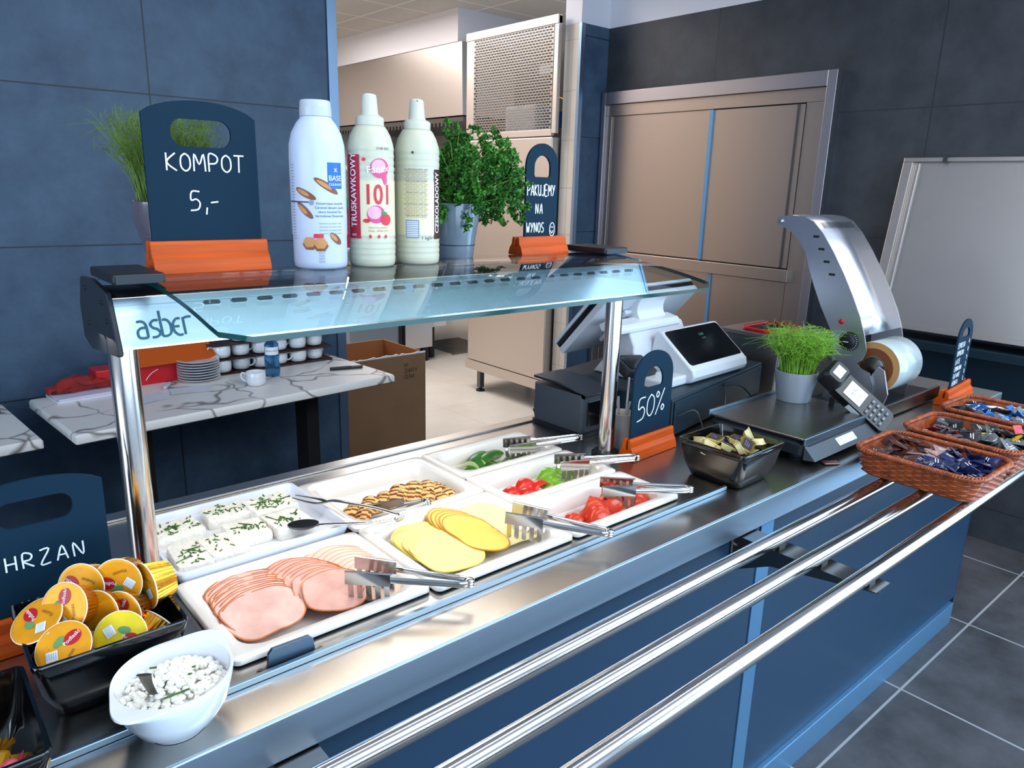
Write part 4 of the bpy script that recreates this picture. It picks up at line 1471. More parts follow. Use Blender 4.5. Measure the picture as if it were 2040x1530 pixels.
# ------------------------------------------------------------------ black square dishes
def make_dish(label, x, y, rot=0.0, h=0.092, hx=0.089, hy=0.09):
    t = thing('black_dish', label, 'dish', (x, y, CZ + 0.0006), (0, 0, rot), 'black square dishes on the counter')
    L = [rl(hx - 0.030, hy - 0.030, 0.012, 0.0), rl(hx - 0.022, hy - 0.022, 0.016, 0.004), rl(hx - 0.008, hy - 0.008, 0.018, h * 0.45), rl(hx - 0.003, hy - 0.003, 0.014, h * 0.8), rl(hx, hy, 0.010, h * 0.97), rl(hx - 0.001, hy - 0.001, 0.010, h),
         rl(hx - 0.005, hy - 0.005, 0.008, h), rl(hx - 0.008, hy - 0.008, 0.010, h * 0.8), rl(hx - 0.013, hy - 0.013, 0.014, h * 0.45), rl(hx - 0.03, hy - 0.03, 0.012, 0.010), rl(hx - 0.036, hy - 0.036, 0.010, 0.006)]
    MB().loops(L).obj('dish_body', 'black_gloss', t, smooth=45)
    return t


make_dish('black glossy dish filled with foil pate tubs', 0.160, 1.010)
make_dish('black glossy dish with foil wrapped sweets at the lower left corner', -0.022, 0.855)
make_dish('black glossy dish of butter portions between the scale and the tomato pan', 1.478, 0.912, 0.02)

# ------------------------------------------------------------------ foil tubs of pate
def pate(label, loc, nrm, spin, cap='lid_gold', up=None, logo=True):
    t = thing('pate_tub', label, 'pate tub', loc, (0, 0, 0), 'foil pate tubs in the black dish')
    q = Vector(nrm).normalized().to_track_quat('Z', 'Y').to_matrix() @ Matrix.Rotation(spin, 3, 'Z')
    t.rotation_euler = q.to_euler()
    R0, H = 0.0285, 0.030
    c = MB()
    n = 72
    ls = []
    for r, z in ((0.018, -H), (0.0205, -H), (0.0215, -H + 0.003), (0.0265, -0.003), (0.027, -0.001)):
        ls.append([((r + (0.0006 if i % 2 else -0.0006)) * math.cos(2 * PI * i / n), (r + (0.0006 if i % 2 else -0.0006)) * math.sin(2 * PI * i / n), z) for i in range(n)])
    c.loops(ls)
    c.obj('foil_cup', 'gold_foil', t, smooth=20)
    lid = MB().lathe([(0.0275, -0.001), (R0, -0.0008), (R0, 0.0006), (0.0278, 0.0009), (0.024, 0.0006)], 40).obj('lid', [cap], t, smooth=40)
    MB().tube([(R0 * math.cos(a * PI / 20), R0 * math.sin(a * PI / 20), 0) for a in range(40)], 0.0007, 6, closed=True).obj('lid_rim', 'print_white', lid)

    def pl(u, v, o=0.0012):
        return (u, v, o)
    if logo:
        d = MB()
        blob(d, 0.010, 0.008, 0.0095, 0.0075, pl, mi=0, rot=0.5)
        put_text(d, 'Podlaski', 0.0062, lambda u, v: pl(0.010 + u, 0.006 + v, 0.0016), mi=1, rot=0.6)
        patch(d, -0.018, -0.006, -0.012, -0.001, lambda u, v: pl(u, v), 1, 1, mi=2)
        for k in range(5):
            patch(d, -0.0172 + 0.0022 * k, -0.0162 + 0.0022 * k, -0.0105, -0.0025, lambda u, v: pl(u, v, 0.0015), 1, 1, mi=3)
        blob(d, -0.004, 0.007, 0.007, 0.004, pl, mi=4, rot=0.8)
        put_text(d, 'Pasztet', 0.006, lambda u, v: pl(0.006 + u, -0.013 + v, 0.0014), mi=5, rot=0.9)
        d.obj('lid_print', ['lid_red', 'print_white', 'label_white', 'barcode', 'label_green', 'print_brown'], lid, smooth=0)
    t.scale = (1.12, 1.12, 1.12)
    return t


DX, DY = 0.160, 1.006
cups = [
    ('front left with red oval logo at the upper right of its lid', (0.110, 0.955, 0.990), (-0.38, -0.58, 0.72), 0.3, 'lid_gold'),
    ('front middle with a yellower lid and red logo at the bottom', (0.172, 0.950, 0.982), (-0.42, -0.72, 0.45), -1.0, 'lid_yellow'),
    ('left middle leaning over another, large red logo', (0.122, 1.000, 1.018), (-0.72, -0.60, 0.40), 1.0, 'lid_gold'),
    ('far left lying lid up against the dish wall', (0.092, 1.008, 1.008), (-0.45, -0.25, 0.80), 2.2, 'lid_gold'),
    ('at the back middle half hidden with dull golden lid', (0.150, 1.046, 1.016), (-0.66, -0.70, 0.25), 2.0, 'lid_gold'),
    ('back right facing the viewer with red logo at left', (0.190, 1.020, 1.022), (-0.62, -0.75, 0.16), 2.6, 'lid_gold'),
    ('far right standing on edge with gold pleats showing', (0.220, 1.010, 1.010), (-0.97, -0.22, 0.02), 2.2, 'lid_gold'),
    ('small looking one in the middle, plain golden lid', (0.158, 1.000, 0.994), (-0.78, -0.58, 0.25), 0.0, 'lid_gold'),
    ('right of the middle one, low between the others', (0.182, 0.992, 0.988), (-0.76, -0.60, 0.22), 0.6, 'lid_gold'),
    ('front right low one with bright gold lid', (0.204, 0.960, 0.956), (-0.2, -0.7, 0.70), 1.6, 'lid_gold'),
    ('tipped on its side at the front right corner', (0.228, 0.972, 0.964), (0.85, 0.35, 0.45), 0.0, 'lid_gold'),
    ('lying upside down under the left ones', (0.108, 0.985, 0.958), (-0.2, 0.3, -0.8), 0.0, 'lid_gold'),
    ('deep in the middle of the dish between the front ones', (0.145, 0.968, 0.956), (0.4, -0.5, 0.5), 0.7, 'lid_gold'),
]
for i, (lab, p, nrm, sp, cap) in enumerate(cups):
    pate('golden pate tub, ' + lab, p, nrm, sp, cap, logo=i not in (7, 9, 10, 11, 12))

# sweets in the corner dish
sw = [('golden wrapped sweet on top, at the left picture edge', (0.000, 0.836, 0.966), 'candy_gold', (0.3, 0.2, 0.4)), ('wide golden wrapped sweet in the corner dish', (0.016, 0.812, 0.962), 'candy_gold', (0.2, -0.3, 1.1)),
      ('blue foil sweet in the corner dish', (0.006, 0.786, 0.962), 'candy_blue', (0.2, 0.1, 0.5)), ('pink and orange foil sweet in the corner dish', (0.028, 0.790, 0.964), 'candy_pink', (0.5, 0.2, 0.9)),
      ('small golden twist of a sweet at the right of the corner dish', (0.040, 0.822, 0.952), 'candy_gold', (0.1, 0.4, 0.2)), ('golden sweet at the bottom of the corner dish', (-0.03, 0.83, 0.935), 'candy_gold', (0, 0, 2)), ('golden sweet lying deep below the blue one', (0.012, 0.80, 0.932), 'candy_gold', (0.2, 0, 0.3))]
for lab, p, m, r in sw:
    t = thing('wrapped_sweet', lab, 'sweet', p, r, 'foil wrapped sweets')
    s = 0.8 if 'small' in lab else 1.0
    MB().loops([rl(0.016 * s, 0.009 * s, 0.004, -0.008 * s), rl(0.021 * s, 0.013 * s, 0.006, -0.004 * s), rl(0.021 * s, 0.013 * s, 0.006, 0.004 * s), rl(0.016 * s, 0.009 * s, 0.004, 0.008 * s)]).obj('candy', m, t, smooth=30)
    for q in (-1, 1):
        e = MB()
        n = 9
        ls = []
        for k, (dx, w) in enumerate(((0.020, 0.003), (0.024, 0.0035), (0.036, 0.012))):
            ls.append([(q * dx * s, w * s * (2 * j / (n - 1) - 1), 0.0022 * s * (1 if j % 2 else -1) * (k + 0.3)) for j in range(n)])
        e.loops(ls, False, False, closed=False)
        e.obj('twisted_end', m, t, smooth=0)

# ------------------------------------------------------------------ white eared bowl of cottage cheese
t = thing('eared_bowl', 'white porcelain bowl with two ears, full of cottage cheese', 'bowl', (0.2045, 0.846, CZ + 0.0006), (0, 0, math.radians(38)))
t.scale = (1.05, 1.05, 0.95)
n = 64
prof = [(0.030, 0.0), (0.034, 0.0), (0.036, 0.004), (0.048, 0.016), (0.060, 0.038), (0.0655, 0.062), (0.068, 0.076), (0.0672, 0.0785), (0.0645, 0.078), (0.061, 0.062), (0.055, 0.038), (0.042, 0.016), (0.02, 0.010)]
ls = []
for k, (r, z) in enumerate(prof):
    row = []
    for i in range(n):
        a = 2 * PI * i / n
        ear = max(0.0, abs(math.cos(a))) ** 11
        e = 0.019 * ear if k in (6, 7) else (0.012 * ear if k == 5 else 0.0)
        row.append(((r + e) * math.cos(a), (r + e) * math.sin(a) * 0.94, z + (0.008 * ear if k == 5 else 0)))
    ls.append(row)
MB().loops(ls).obj('bowl_body', 'porcelain', t, smooth=60)
MB().lathe([(0.03, 0.040), (0.056, 0.0445), (0.0585, 0.050), (0.045, 0.055), (0.02, 0.060)], 40, sy=0.94).obj('cream', 'cottage_cream', t)
cc = MB()
for i in range(430):
    a, r = RND.random() * 2 * PI, 0.056 * math.sqrt(RND.random())
    s = 0.0026 + 0.0024 * RND.random()
    cc.ball((r * math.cos(a), 0.94 * r * math.sin(a), 0.0525 + 0.012 * (1 - (r / 0.057) ** 2) + 0.004 * RND.random()), (s * (0.8 + 0.5 * RND.random()), s * (0.8 + 0.4 * RND.random()), s * 0.85), 7, k=4)
o = cc.obj('curds', 'cottage', t)
o['kind'] = 'stuff'
o = chives(0.085, 0.08, 0.066, 8, 5).obj('chives', 'chive', t)
o['kind'] = 'stuff'
sp_ = thing('spoon', 'steel spoon stuck in the bowl of cottage cheese', 'spoon', (0.172, 0.829, 0.952), (0, 0, 0))
pa = catmull([(0.014, 0.010, -0.016), (0.008, 0.006, 0.004), (0.000, 0.0, 0.030), (-0.003, -0.004, 0.044), (-0.004, -0.005, 0.048)], 6)
MB().tube(pa, [0.0045 + 0.0048 * (i / (len(pa) - 1)) ** 1.5 for i in range(len(pa))], 10, flat=((0.5, 0.7, 0.55), 0.22)).obj('handle', 'steel_dark', sp_, smooth=60)

# ------------------------------------------------------------------ butter portions
bt = [('flat on top at the back with dark lid', 1.470, 0.952, 0.962, 0.1, 0.05, 0.3, 1), ('leaning at the left with crumpled yellow side', 1.430, 0.945, 0.955, 0.5, 0.6, 0.9, 0), ('at the left corner of the dish', 1.418, 0.925, 0.950, 0.2, -0.3, 0.2, 0),
      ('in the middle with navy print on lid', 1.452, 0.905, 0.960, 0.35, 0.25, 0.5, 1), ('standing on edge like a wedge at the front', 1.462, 0.880, 0.962, 1.0, 0.2, 0.7, 0), ('tilted at the front with dark lid', 1.478, 0.872, 0.966, 0.45, -0.2, 0.4, 1),
      ('right of the front one with dark lid', 1.505, 0.885, 0.966, 0.4, 0.1, 0.35, 1), ('at the back middle lying on another', 1.512, 0.918, 0.960, 0.2, 0.1, 0.25, 1), ('upright at the right back corner', 1.538, 0.905, 0.970, 1.1, 0.5, 0.6, 0), ('at the right, showing its pale base', 1.538, 0.880, 0.962, 2.9, 0.2, 0.3, 0),
      ('wedged on the left side by the wall of the dish', 1.435, 0.965, 0.955, 0.9, 0.3, 1.2, 0), ('flat beside the upright one', 1.525, 0.93, 0.955, 0.1, 0.2, 1.0, 0), ('under the others in the middle', 1.485, 0.912, 0.940, 0.1, 0.1, 0.9, 0), ('under the others at the right', 1.52, 0.89, 0.938, 0.0, 0.1, 0.1, 0)]
for lab, x, y, z, rx, ry, rz, lid in bt:
    t = thing('butter_portion', 'small butter portion ' + lab, 'butter', (x, y, z + 0.020), (rx, ry, rz), 'butter portions in the black dish')
    t.scale = (1.15, 1.15, 1.15)
    MB().loops([rl(0.016, 0.010, 0.003, -0.006), rl(0.0195, 0.013, 0.004, 0.004), rl(0.0215, 0.015, 0.004, 0.0045), rl(0.0215, 0.015, 0.004, 0.0055)]).obj('tub', 'butter', t, smooth=30)
    if lid:
        l = MB().loops([rl(0.0212, 0.0148, 0.004, 0.0057), rl(0.0212, 0.0148, 0.004, 0.0063)]).obj('lid', 'butter_foil', t, smooth=0)
        d = MB()
        patch(d, -0.017, 0.017, -0.010, 0.010, lambda u, v: (u, v, 0.0067), 1, 1, 0)
        for k in range(3):
            patch(d, -0.012, 0.012 - 0.004 * k, 0.004 - 0.004 * k, 0.0058 - 0.004 * k, lambda u, v: (u, v, 0.0070), 1, 1, 1)
        d.obj('lid_print', ['butter_lid', 'lilac'], l, smooth=0)

# ------------------------------------------------------------------ sauce bottles on the glass
GZ = 1.4072


def cyl(r, th0, z0, o=0.0004):
    """Place (u, v) on a vertical cylinder: u is arc length from angle th0 (facing the viewer)."""
    def P(u, v):
        a = th0 + u / r
        return ((r + o) * math.cos(a), (r + o) * math.sin(a), z0 + v)
    return P


def bottle_white(x, y):
    t = thing('sauce_bottle', 'white dessert sauce bottle with blue square logo and caramel cubes', 'bottle', (x, y, GZ), (0, 0, 0))
    R = 0.0465
    MB().lathe([(0.030, 0.0), (0.041, 0.0), (0.0445, 0.004), (0.0455, 0.012), (0.0455, 0.055), (0.0465, 0.058), (0.0465, 0.185), (0.0455, 0.205), (0.041, 0.223), (0.033, 0.238), (0.0265, 0.246), (0.0255, 0.249)], 56).obj('body', 'bottle_white', t, smooth=50)
    c = MB().lathe([(0.0262, 0.2495), (0.0262, 0.262), (0.0256, 0.2625), (0.0252, 0.272), (0.0235, 0.275), (0.012, 0.2758)], 48).obj('cap', 'white_plastic', t, smooth=40)
    th = math.atan2(-y, -x) - 0.05
    P = cyl(R, th, 0)
    d = MB()
    mats = ['print_blue', 'print_white', 'print_navy', 'print_brown', 'print_caramel', 'print_grey', 'print_scarlet']
    patch(d, 0.018, 0.046, 0.134, 0.176, P, 8, 2, 0)
    P2 = cyl(R, th, 0, 0.0007)
    put_text(d, 'BASE', 0.0120, lambda u, v: P2(0.032 + u, 0.147 + v), mi=1, sx=0.95)
    put_text(d, 'CULINAIR', 0.0055, lambda u, v: P2(0.032 + u, 0.139 + v), mi=1)
    put_text(d, 'x', 0.013, lambda u, v: P2(0.033 + u, 0.161 + v), mi=1)
    for u, v, a, L in ((-0.020, 0.125, -0.45, 0.020), (0.016, 0.138, -0.55, 0.024), (-0.022, 0.098, -0.75, 0.019), (0.030, 0.052, -0.75, 0.014)):
        blob(d, u, v, L, 0.0058, P, mi=3, rot=a)
        blob(d, u - 0.004, v + 0.002, L * 0.6, 0.0032, P2, mi=4, rot=a)
    patch(d, -0.060, -0.014, 0.1105, 0.1128, P, 8, 1, 2)
    blob(d, -0.010, 0.1108, 0.0045, 0.0045, P, mi=5)
    for k, s in enumerate(('Dessertsaus karamel', 'Caramel dessert sauce', 'sauce karamel Sos', 'karmelowy Deserowy')):
        put_text(d, s, 0.0058, lambda u, v: P2(0.022 + u, 0.108 - 0.0068 * k + v), mi=2)
    for k in range(4):
        put_text(d, 'karamel sos deser smak', 0.0042, lambda u, v: P(0.022 + u, 0.076 - 0.0055 * k + v), mi=5)
    for k in range(26):
        put_text(d, 'sos', 0.0042, lambda u, v: P(-0.047 + u, 0.170 - 0.0048 * k + v), mi=5, sx=1.5)
    for u, v, s in ((-0.016, 0.046, 1.0), (0.003, 0.044, 1.0)):
        blob(d, u, v - 0.004, 0.013, 0.010, P, mi=3, n=6)
        blob(d, u, v, 0.0115, 0.0095, P2, mi=4, n=6)
    patch(d, -0.008, 0.008, 0.053, 0.060, P, 3, 1, 6)
    for k in range(4):
        put_text(d, '%d%d%d0' % (k + 2, 3 * k % 9, k + 1), 0.0052, lambda u, v: P(0.004 + u, 0.027 - 0.005 * k + v), mi=5)
    d.obj('label_print', mats, t, smooth=60)
    return t


bottle_white(0.600, 1.213)


def bottle_101(x, y, label, front):
    t = thing('sauce_bottle', label, 'bottle', (x, y, GZ), (0, 0, 0), None)
    R = 0.0410
    pr = [(0.028, 0.0), (0.0365, 0.0), (0.0395, 0.003), (0.0405, 0.008)]
    for k in range(4):
        z = 0.012 + 0.010 * k
        pr += [(0.0408, z), (0.0412, z + 0.004), (0.0402, z + 0.008)]
    pr += [(R, 0.054), (R, 0.150), (0.0402, 0.153)]
    for k in range(5):
        z = 0.155 + 0.011 * k
        pr += [(0.0406, z), (0.0410, z + 0.005), (0.0400, z + 0.009)]
    pr += [(0.0395, 0.212), (0.035, 0.226), (0.029, 0.237), (0.0255, 0.241)]
    MB().lathe(pr, 56).obj('body', 'bottle_cream', t, smooth=50)
    c = MB().lathe([(0.0245, 0.2415), (0.0245, 0.2535), (0.0225, 0.256), (0.0165, 0.2585), (0.0148, 0.262), (0.0128, 0.288), (0.0115, 0.2925), (0.006, 0.294)], 44).obj('cap', 'cap_cream', t, smooth=40)
    if not front:
        MB().ball((-0.006, -0.0105, 0.290), 0.0012, 8).obj('speck', 'print_dark', c)
    th = math.atan2(-y, -x)
    P, P2 = cyl(R, th, 0), cyl(R, th, 0, 0.0008)
    d = MB()
    patch(d, -0.064, 0.064, 0.0545, 0.149, P, 24, 2, 0)
    P, P2, P3 = cyl(R, th, 0, 0.0008), cyl(R, th, 0, 0.0012), cyl(R, th, 0, 0.0016)
    mats = ['sauce_fill', 'print_red', 'print_white', 'print_pink', 'print_scarlet', 'print_pale_pink', 'print_green', 'print_dark', 'print_tan', 'print_steelblue', 'choco', 'bottle_cream']
    if front:
        patch(d, -0.048, -0.020, 0.050, 0.192, P, 6, 2, 1)
        put_text(d, 'TRUSKAWKOWY', 0.0185, lambda u, v: P2(-0.0275 + u, 0.132 + v), mi=2, rot=PI / 2, sx=0.86, bold=0.015)
        put_text(d, 'sos', 0.0080, lambda u, v: P2(-0.034 + u, 0.0545 + v), mi=2)
        blob(d, 0.016, 0.170, 0.0175, 0.0165, P, mi=3)
        blob(d, 0.025, 0.152, 0.0045, 0.010, P, mi=3)
        blob(d, 0.014, 0.173, 0.0125, 0.0115, P2, mi=5)
        put_text(d, 'Fanex', 0.0170, lambda u, v: P3(0.013 + u, 0.163 + v), mi=2, rot=0.12)
        blob(d, -0.012, 0.184, 0.0035, 0.003, P, mi=4)
        put_text(d, '101', 0.047, lambda u, v: P2(0.012 + u, 0.110 + v), mi=4, sx=0.74, bold=0.018)
        blob(d, 0.008, 0.092, 0.0165, 0.0155, P, mi=3)
        blob(d, 0.005, 0.095, 0.0120, 0.0110, P2, mi=5)
        blob(d, -0.009, 0.081, 0.0065, 0.0035, P2, mi=4)
        blob(d, 0.026, 0.083, 0.0105, 0.0100, P2, mi=4)
        blob(d, 0.022, 0.094, 0.006, 0.003, P3, mi=6)
        put_text(d, 'deserowy gotowy', 0.0048, lambda u, v: P2(0.012 + u, 0.068 + v), mi=8)
        put_text(d, 'KRAJ  SMAK 8 M', 0.0050, lambda u, v: P2(0.012 + u, 0.062 + v), mi=8)
        for k, q in enumerate((-0.003, 0.012, 0.025)):
            blob(d, q, 0.054, 0.0022, 0.0035, P2, mi=4)
        put_text(d, '23.08 2025', 0.0055, lambda u, v: cyl(0.0408, th, 0, 0.001)(0.022 + u, 0.2145 + v - 0.0135), mi=7)
    else:
        for k in range(30):
            put_text(d, ('sos czekoladowy sklad: cukier', 'woda syrop kakao skrobia', 'barwnik aromat wartosc')[k % 3], 0.0040, lambda u, v: P2(-0.002 + u, 0.170 - 0.0029 * k + v), mi=8 if k % 7 else 7, sx=0.92)
        patch(d, -0.022, 0.003, 0.049, 0.082, P, 5, 1, 9)
        for k in range(9):
            patch(d, -0.020, 0.001, 0.052 + 0.0032 * k, 0.0533 + 0.0032 * k, P2, 5, 1, 2)
        put_text(d, '1 kg/kr', 0.0085, lambda u, v: P2(0.019 + u, 0.047 + v), mi=7)
        patch(d, 0.034, 0.060, 0.047, 0.172, P, 5, 2, 10)
        put_text(d, 'CZEKOLADOWY', 0.0165, lambda u, v: P2(0.0475 + u, 0.112 + v), mi=2, rot=PI / 2, sx=0.86, bold=0.015)
        blob(d, -0.008, 0.2, 0.002, 0.0025, cyl(0.0408, th, 0, 0.0015), mi=7)
    d.obj('label_print', mats, t, smooth=60)


bottle_101(0.697, 1.203, 'cream squeeze bottle with red strawberry sauce label facing forward', True)
bottle_101(0.795, 1.203, 'cream squeeze bottle showing the barcode side of its label', False)


# ------------------------------------------------------------------ chalk boards on orange wooden feet
def board(label, loc, rz, outer, inner, bw, texts, bz=0.05, th=0.005, tilt=0.0, depth=0.05):
    """outer / inner outlines in local x-z above the foot; texts: list of stroke calls."""
    t = thing('chalk_board_sign', label, 'chalkboard sign', loc, (0, 0, rz), 'chalkboard signs on orange feet')
    h = bz
    f = MB().prism([(-depth / 2, 0), (depth / 2, 0), (depth / 2 - 0.001, h * 0.16), (depth * 0.40, h * 0.42), (depth * 0.27, h * 0.62), (depth * 0.24, h * 0.90), (depth * 0.20, h), (0.0032, h), (0.0032, h * 0.45), (-0.0032, h * 0.45), (-0.0032, h), (-depth * 0.20, h), (-depth * 0.24, h * 0.90), (-depth * 0.27, h * 0.62), (-depth * 0.40, h * 0.42), (-depth / 2 + 0.001, h * 0.16)], 'x', -bw / 2, bw / 2)
    f.obj('foot', 'wood_orange', t, smooth=0, bevel=0.0012)
    M = Matrix.Translation((0, 0, h * 0.47)) @ Matrix.Rotation(tilt, 4, 'X')
    v, fc = ring_plate(outer, inner, M, th)
    b = MB().add(v, fc).obj('board', 'board_blue', t, smooth=0)
    c = MB()
    for a in texts:
        strokes(c, a[0], a[1], a[2], a[3], gap=a[4], r=a[5], y=-th / 2 - 0.0004, slope=a[6] if len(a) > 6 else 0, M=M, squeeze=a[7] if len(a) > 7 else 1.0)
    c.obj('chalk_writing', 'chalk', b)
    return t


def archtop(hw, h, sh, n=14):
    """Rectangle with a flat arched top; sh = rise of the arch."""
    pts = [(-hw, 0), (hw, 0), (hw, h - sh)]
    for i in range(1, n):
        a = i / n
        x = hw - 2 * hw * a
        pts.append((x, h - sh + sh * (1 - (x / hw) ** 2) ** 0.75))
    pts.append((-hw, h - sh))
    return pts


def roundtop(hw, h, n=20, top=None):
    top = top or hw
    pts = [(-hw, 0), (hw, 0)]
    for i in range(n + 1):
        a = PI * i / n
        pts.append((top * math.cos(a) * (hw / top), h - top + top * math.sin(a)))
    return pts


def slot(hw, hh, cz, p=0.0, n=8):
    return [(x, z) for x, z in rrect(hw, hh, hh * 0.9, n, 0, cz)]


def dhole(hw, z0, z1, n=12):
    h = z1 - z0
    pts = [(x, z) for x, z in rrect(hw, h * 0.35, h * 0.12, 4, 0, z0 + h * 0.35)]
    lo = [p for p in pts if p[1] < z0 + h * 0.35]
    arc = [(hw * math.cos(PI * i / n), z1 - min(hw, h * 0.75) + min(hw, h * 0.75) * math.sin(PI * i / n)) for i in range(n + 1)]
    return arc + [(-hw, z0 + 0.12 * h), (-hw + 0.1 * hw, z0), (hw - 0.1 * hw, z0), (hw, z0 + 0.12 * h)]


board('wide chalkboard sign reading KOMPOT 5,- on the left of the glass shelf', (0.421, 1.246, GZ - 0.001), 0.0, archtop(0.0865, 0.238, 0.022), slot(0.046, 0.0205, 0.190), 0.186,
      [('KOMPOT', -0.056, 0.133, 0.026, 0.22, 0.0013, 0.0), ('5,-', -0.026, 0.073, 0.029, 0.20, 0.0013, 0.0)], bz=0.05)
board('narrow chalkboard sign reading PAKUJEMY NA WYNOS with a smiley', (1.187, 1.287, GZ - 0.003), 0.02, roundtop(0.050, 0.226), dhole(0.025, 0.153, 0.200), 0.150,
      [('PAKUJEMY', -0.045, 0.112, 0.024, 0.13, 0.0013, 0.0, 0.58), ('NA', -0.018, 0.072, 0.022, 0.25, 0.0013, 0, 0.6), ('WYNOS', -0.045, 0.030, 0.022, 0.16, 0.0013, 0, 0.62)], bz=0.04, depth=0.048)
s_ = [o for o in bpy.data.objects if o.name.startswith('chalk_board_sign')][-1]
c = MB()
strokes(c, [':)'], 0.0285, 0.0245, 0.026, r=0.0011, y=-0.0029, M=Matrix.Translation((0, 0, 0.0188)), squeeze=0.72)
bo = [o for o in s_.children if o.name.startswith('board')][0]
c.obj('smiley', 'chalk', bo)
board('chalkboard sign reading 50% beside the right gantry post', (1.452, 1.134, CZ + 0.0006), 0.06, roundtop(0.0825, 0.243, top=0.066), dhole(0.040, 0.150, 0.202), 0.185,
      [('50%', -0.062, 0.068, 0.056, 0.14, 0.0016, 0.12, 1.0)], bz=0.055)
board('wide chalkboard sign reading CHRZAN behind the pate dish', (0.122, 1.150, CZ + 0.0006), 0.0, archtop(0.0865, 0.222, 0.020), slot(0.046, 0.019, 0.174), 0.186,
      [('CHRZAN', -0.064, 0.094, 0.0215, 0.38, 0.0013, -0.02, 1.0)], bz=0.05)
board('tall chalkboard sign listing coffee prices at the right end', (2.715, 0.852, CZ + 0.0006), 0.08, roundtop(0.080, 0.250, top=0.06), dhole(0.040, 0.190, 0.222), 0.26,
      [('ESPRESSO', -0.068, 0.158, 0.016, 0.18, 0.0009, 0, .8), ('6,-', 0.05, 0.166, 0.014, 0.1, 0.0008, 0, .8), ('CAPPUCCINO', -0.068, 0.132, 0.016, 0.12, 0.0008, 0, .66), ('8,-', 0.05, 0.138, 0.014, 0.1, 0.0008, 0, .8), ('LATTE', -0.068, 0.104, 0.016, 0.18, 0.0008, 0, .8), ('9,-', 0.05, 0.110, 0.014, 0.1, 0.0008, 0, .8),
       ('CZARNA KAWA', -0.068, 0.080, 0.015, 0.12, 0.0008, 0, .62), ('7,-', 0.05, 0.084, 0.014, 0.1, 0.0008, 0, .8), ('FLAT WHITE', -0.068, 0.056, 0.015, 0.14, 0.0008, 0, .7), ('8,-', 0.05, 0.060, 0.014, 0.1, 0.0008, 0, .8), ('HERBATA', -0.068, 0.032, 0.015, 0.16, 0.0008, 0, .8), ('5,-', 0.05, 0.036, 0.014, 0.1, 0.0008, 0, .8)], bz=0.05, depth=0.055)


# ------------------------------------------------------------------ potted herbs
def pot(t, r0, r1, h, m, band=True):
    MB().lathe([(r0 * 0.8, 0), (r0, 0.0), (r0 * 1.02, 0.004), (r0 + (r1 - r0) * 0.35, h * 0.35), (r1 * 0.985, h * 0.75), (r1, h), (r1 * 0.96, h + 0.001), (r1 * 0.93, h - 0.003), (r1 * 0.85, h * 0.5), (r0 * 0.7, h * 0.4)], 44).obj('pot', m, t, smooth=40)
    MB().lathe([(r1 * 0.5, h * 0.80), (r1 * 0.90, h * 0.82), (r1 * 0.90, h * 0.84), (r1 * 0.4, h * 0.88)], 28).obj('soil', 'soil', t)


def parsley(loc):
    t = thing('potted_parsley', 'curly parsley in a glossy grey pot on the glass shelf', 'potted plant', loc)
    pot(t, 0.037, 0.050, 0.112, 'pot_blue_grey')
    MB().lathe([(0.0395, 0.0262), (0.0412, 0.0268), (0.0412, 0.0282), (0.0395, 0.0288)], 40).obj('band_line', 'print_dark', [o for o in t.children if o.name.startswith('pot')][0])
    r = random.Random(3)
    st, lf = MB(), MB()
    for i in range(150):
        a = r.random() * 2 * PI
        e = r.random()
        reach = 0.03 + 0.085 * math.sqrt(e)
        dx, dy = math.cos(a) * reach, math.sin(a) * reach
        dx += 0.046
        dy += 0.01
        top = 0.135 + 0.11 * r.random() * (1.1 - 0.5 * e)
        if e > 0.75:
            top -= 0.035
        if i < 5:
            top = 0.25 + 0.02 * r.random()
            dx, dy = 0.02 + 0.015 * i - 0.02, 0.03 - 0.02 * i
        p = catmull([(0.02 * math.cos(a), 0.02 * math.sin(a), 0.085), (0.4 * dx, 0.4 * dy, 0.085 + 0.6 * (top - 0.085)), (dx, dy, top)], 4)
        st.tube(p, 0.0009, 5)
        for q in range(4):
            cx, cy, cz = dx + r.gauss(0, 0.008), dy + r.gauss(0, 0.008), top + r.gauss(0, 0.005) - 0.012 * q
            for k in range(14):
                u, v = r.random() * 2 * PI, r.random() * PI
                rad = 0.004 + 0.008 * r.random()
                c = Vector((cx + rad * math.cos(u) * math.sin(v), cy + rad * math.sin(u) * math.sin(v), cz + 0.7 * rad * math.cos(v)))
                n1 = Vector((r.gauss(0, 1), r.gauss(0, 1), r.gauss(0, 1))).normalized()
                n2 = n1.orthogonal().normalized()
                n3 = n1.cross(n2)
                s = 0.0034 + 0.0030 * r.random()
                m_ = 6
                vs = [tuple(c + n1 * 0.0014)]
                for j in range(m_):
                    aa = 2 * PI * j / m_
                    rr_ = s * (1.15 if j % 2 else 0.7)
                    vs.append(tuple(c + n2 * rr_ * math.cos(aa) + n3 * rr_ * math.sin(aa) + n1 * 0.0012 * (1 if j % 2 else -1)))
                lf.add(vs, [(0, 1 + j, 1 + (j + 1) % m_) for j in range(m_)])
    st.obj('stems', 'parsley_stem', t)
    lf.obj('leaves', 'parsley', t, smooth=0)


parsley((0.950, 1.292, GZ - 0.003))


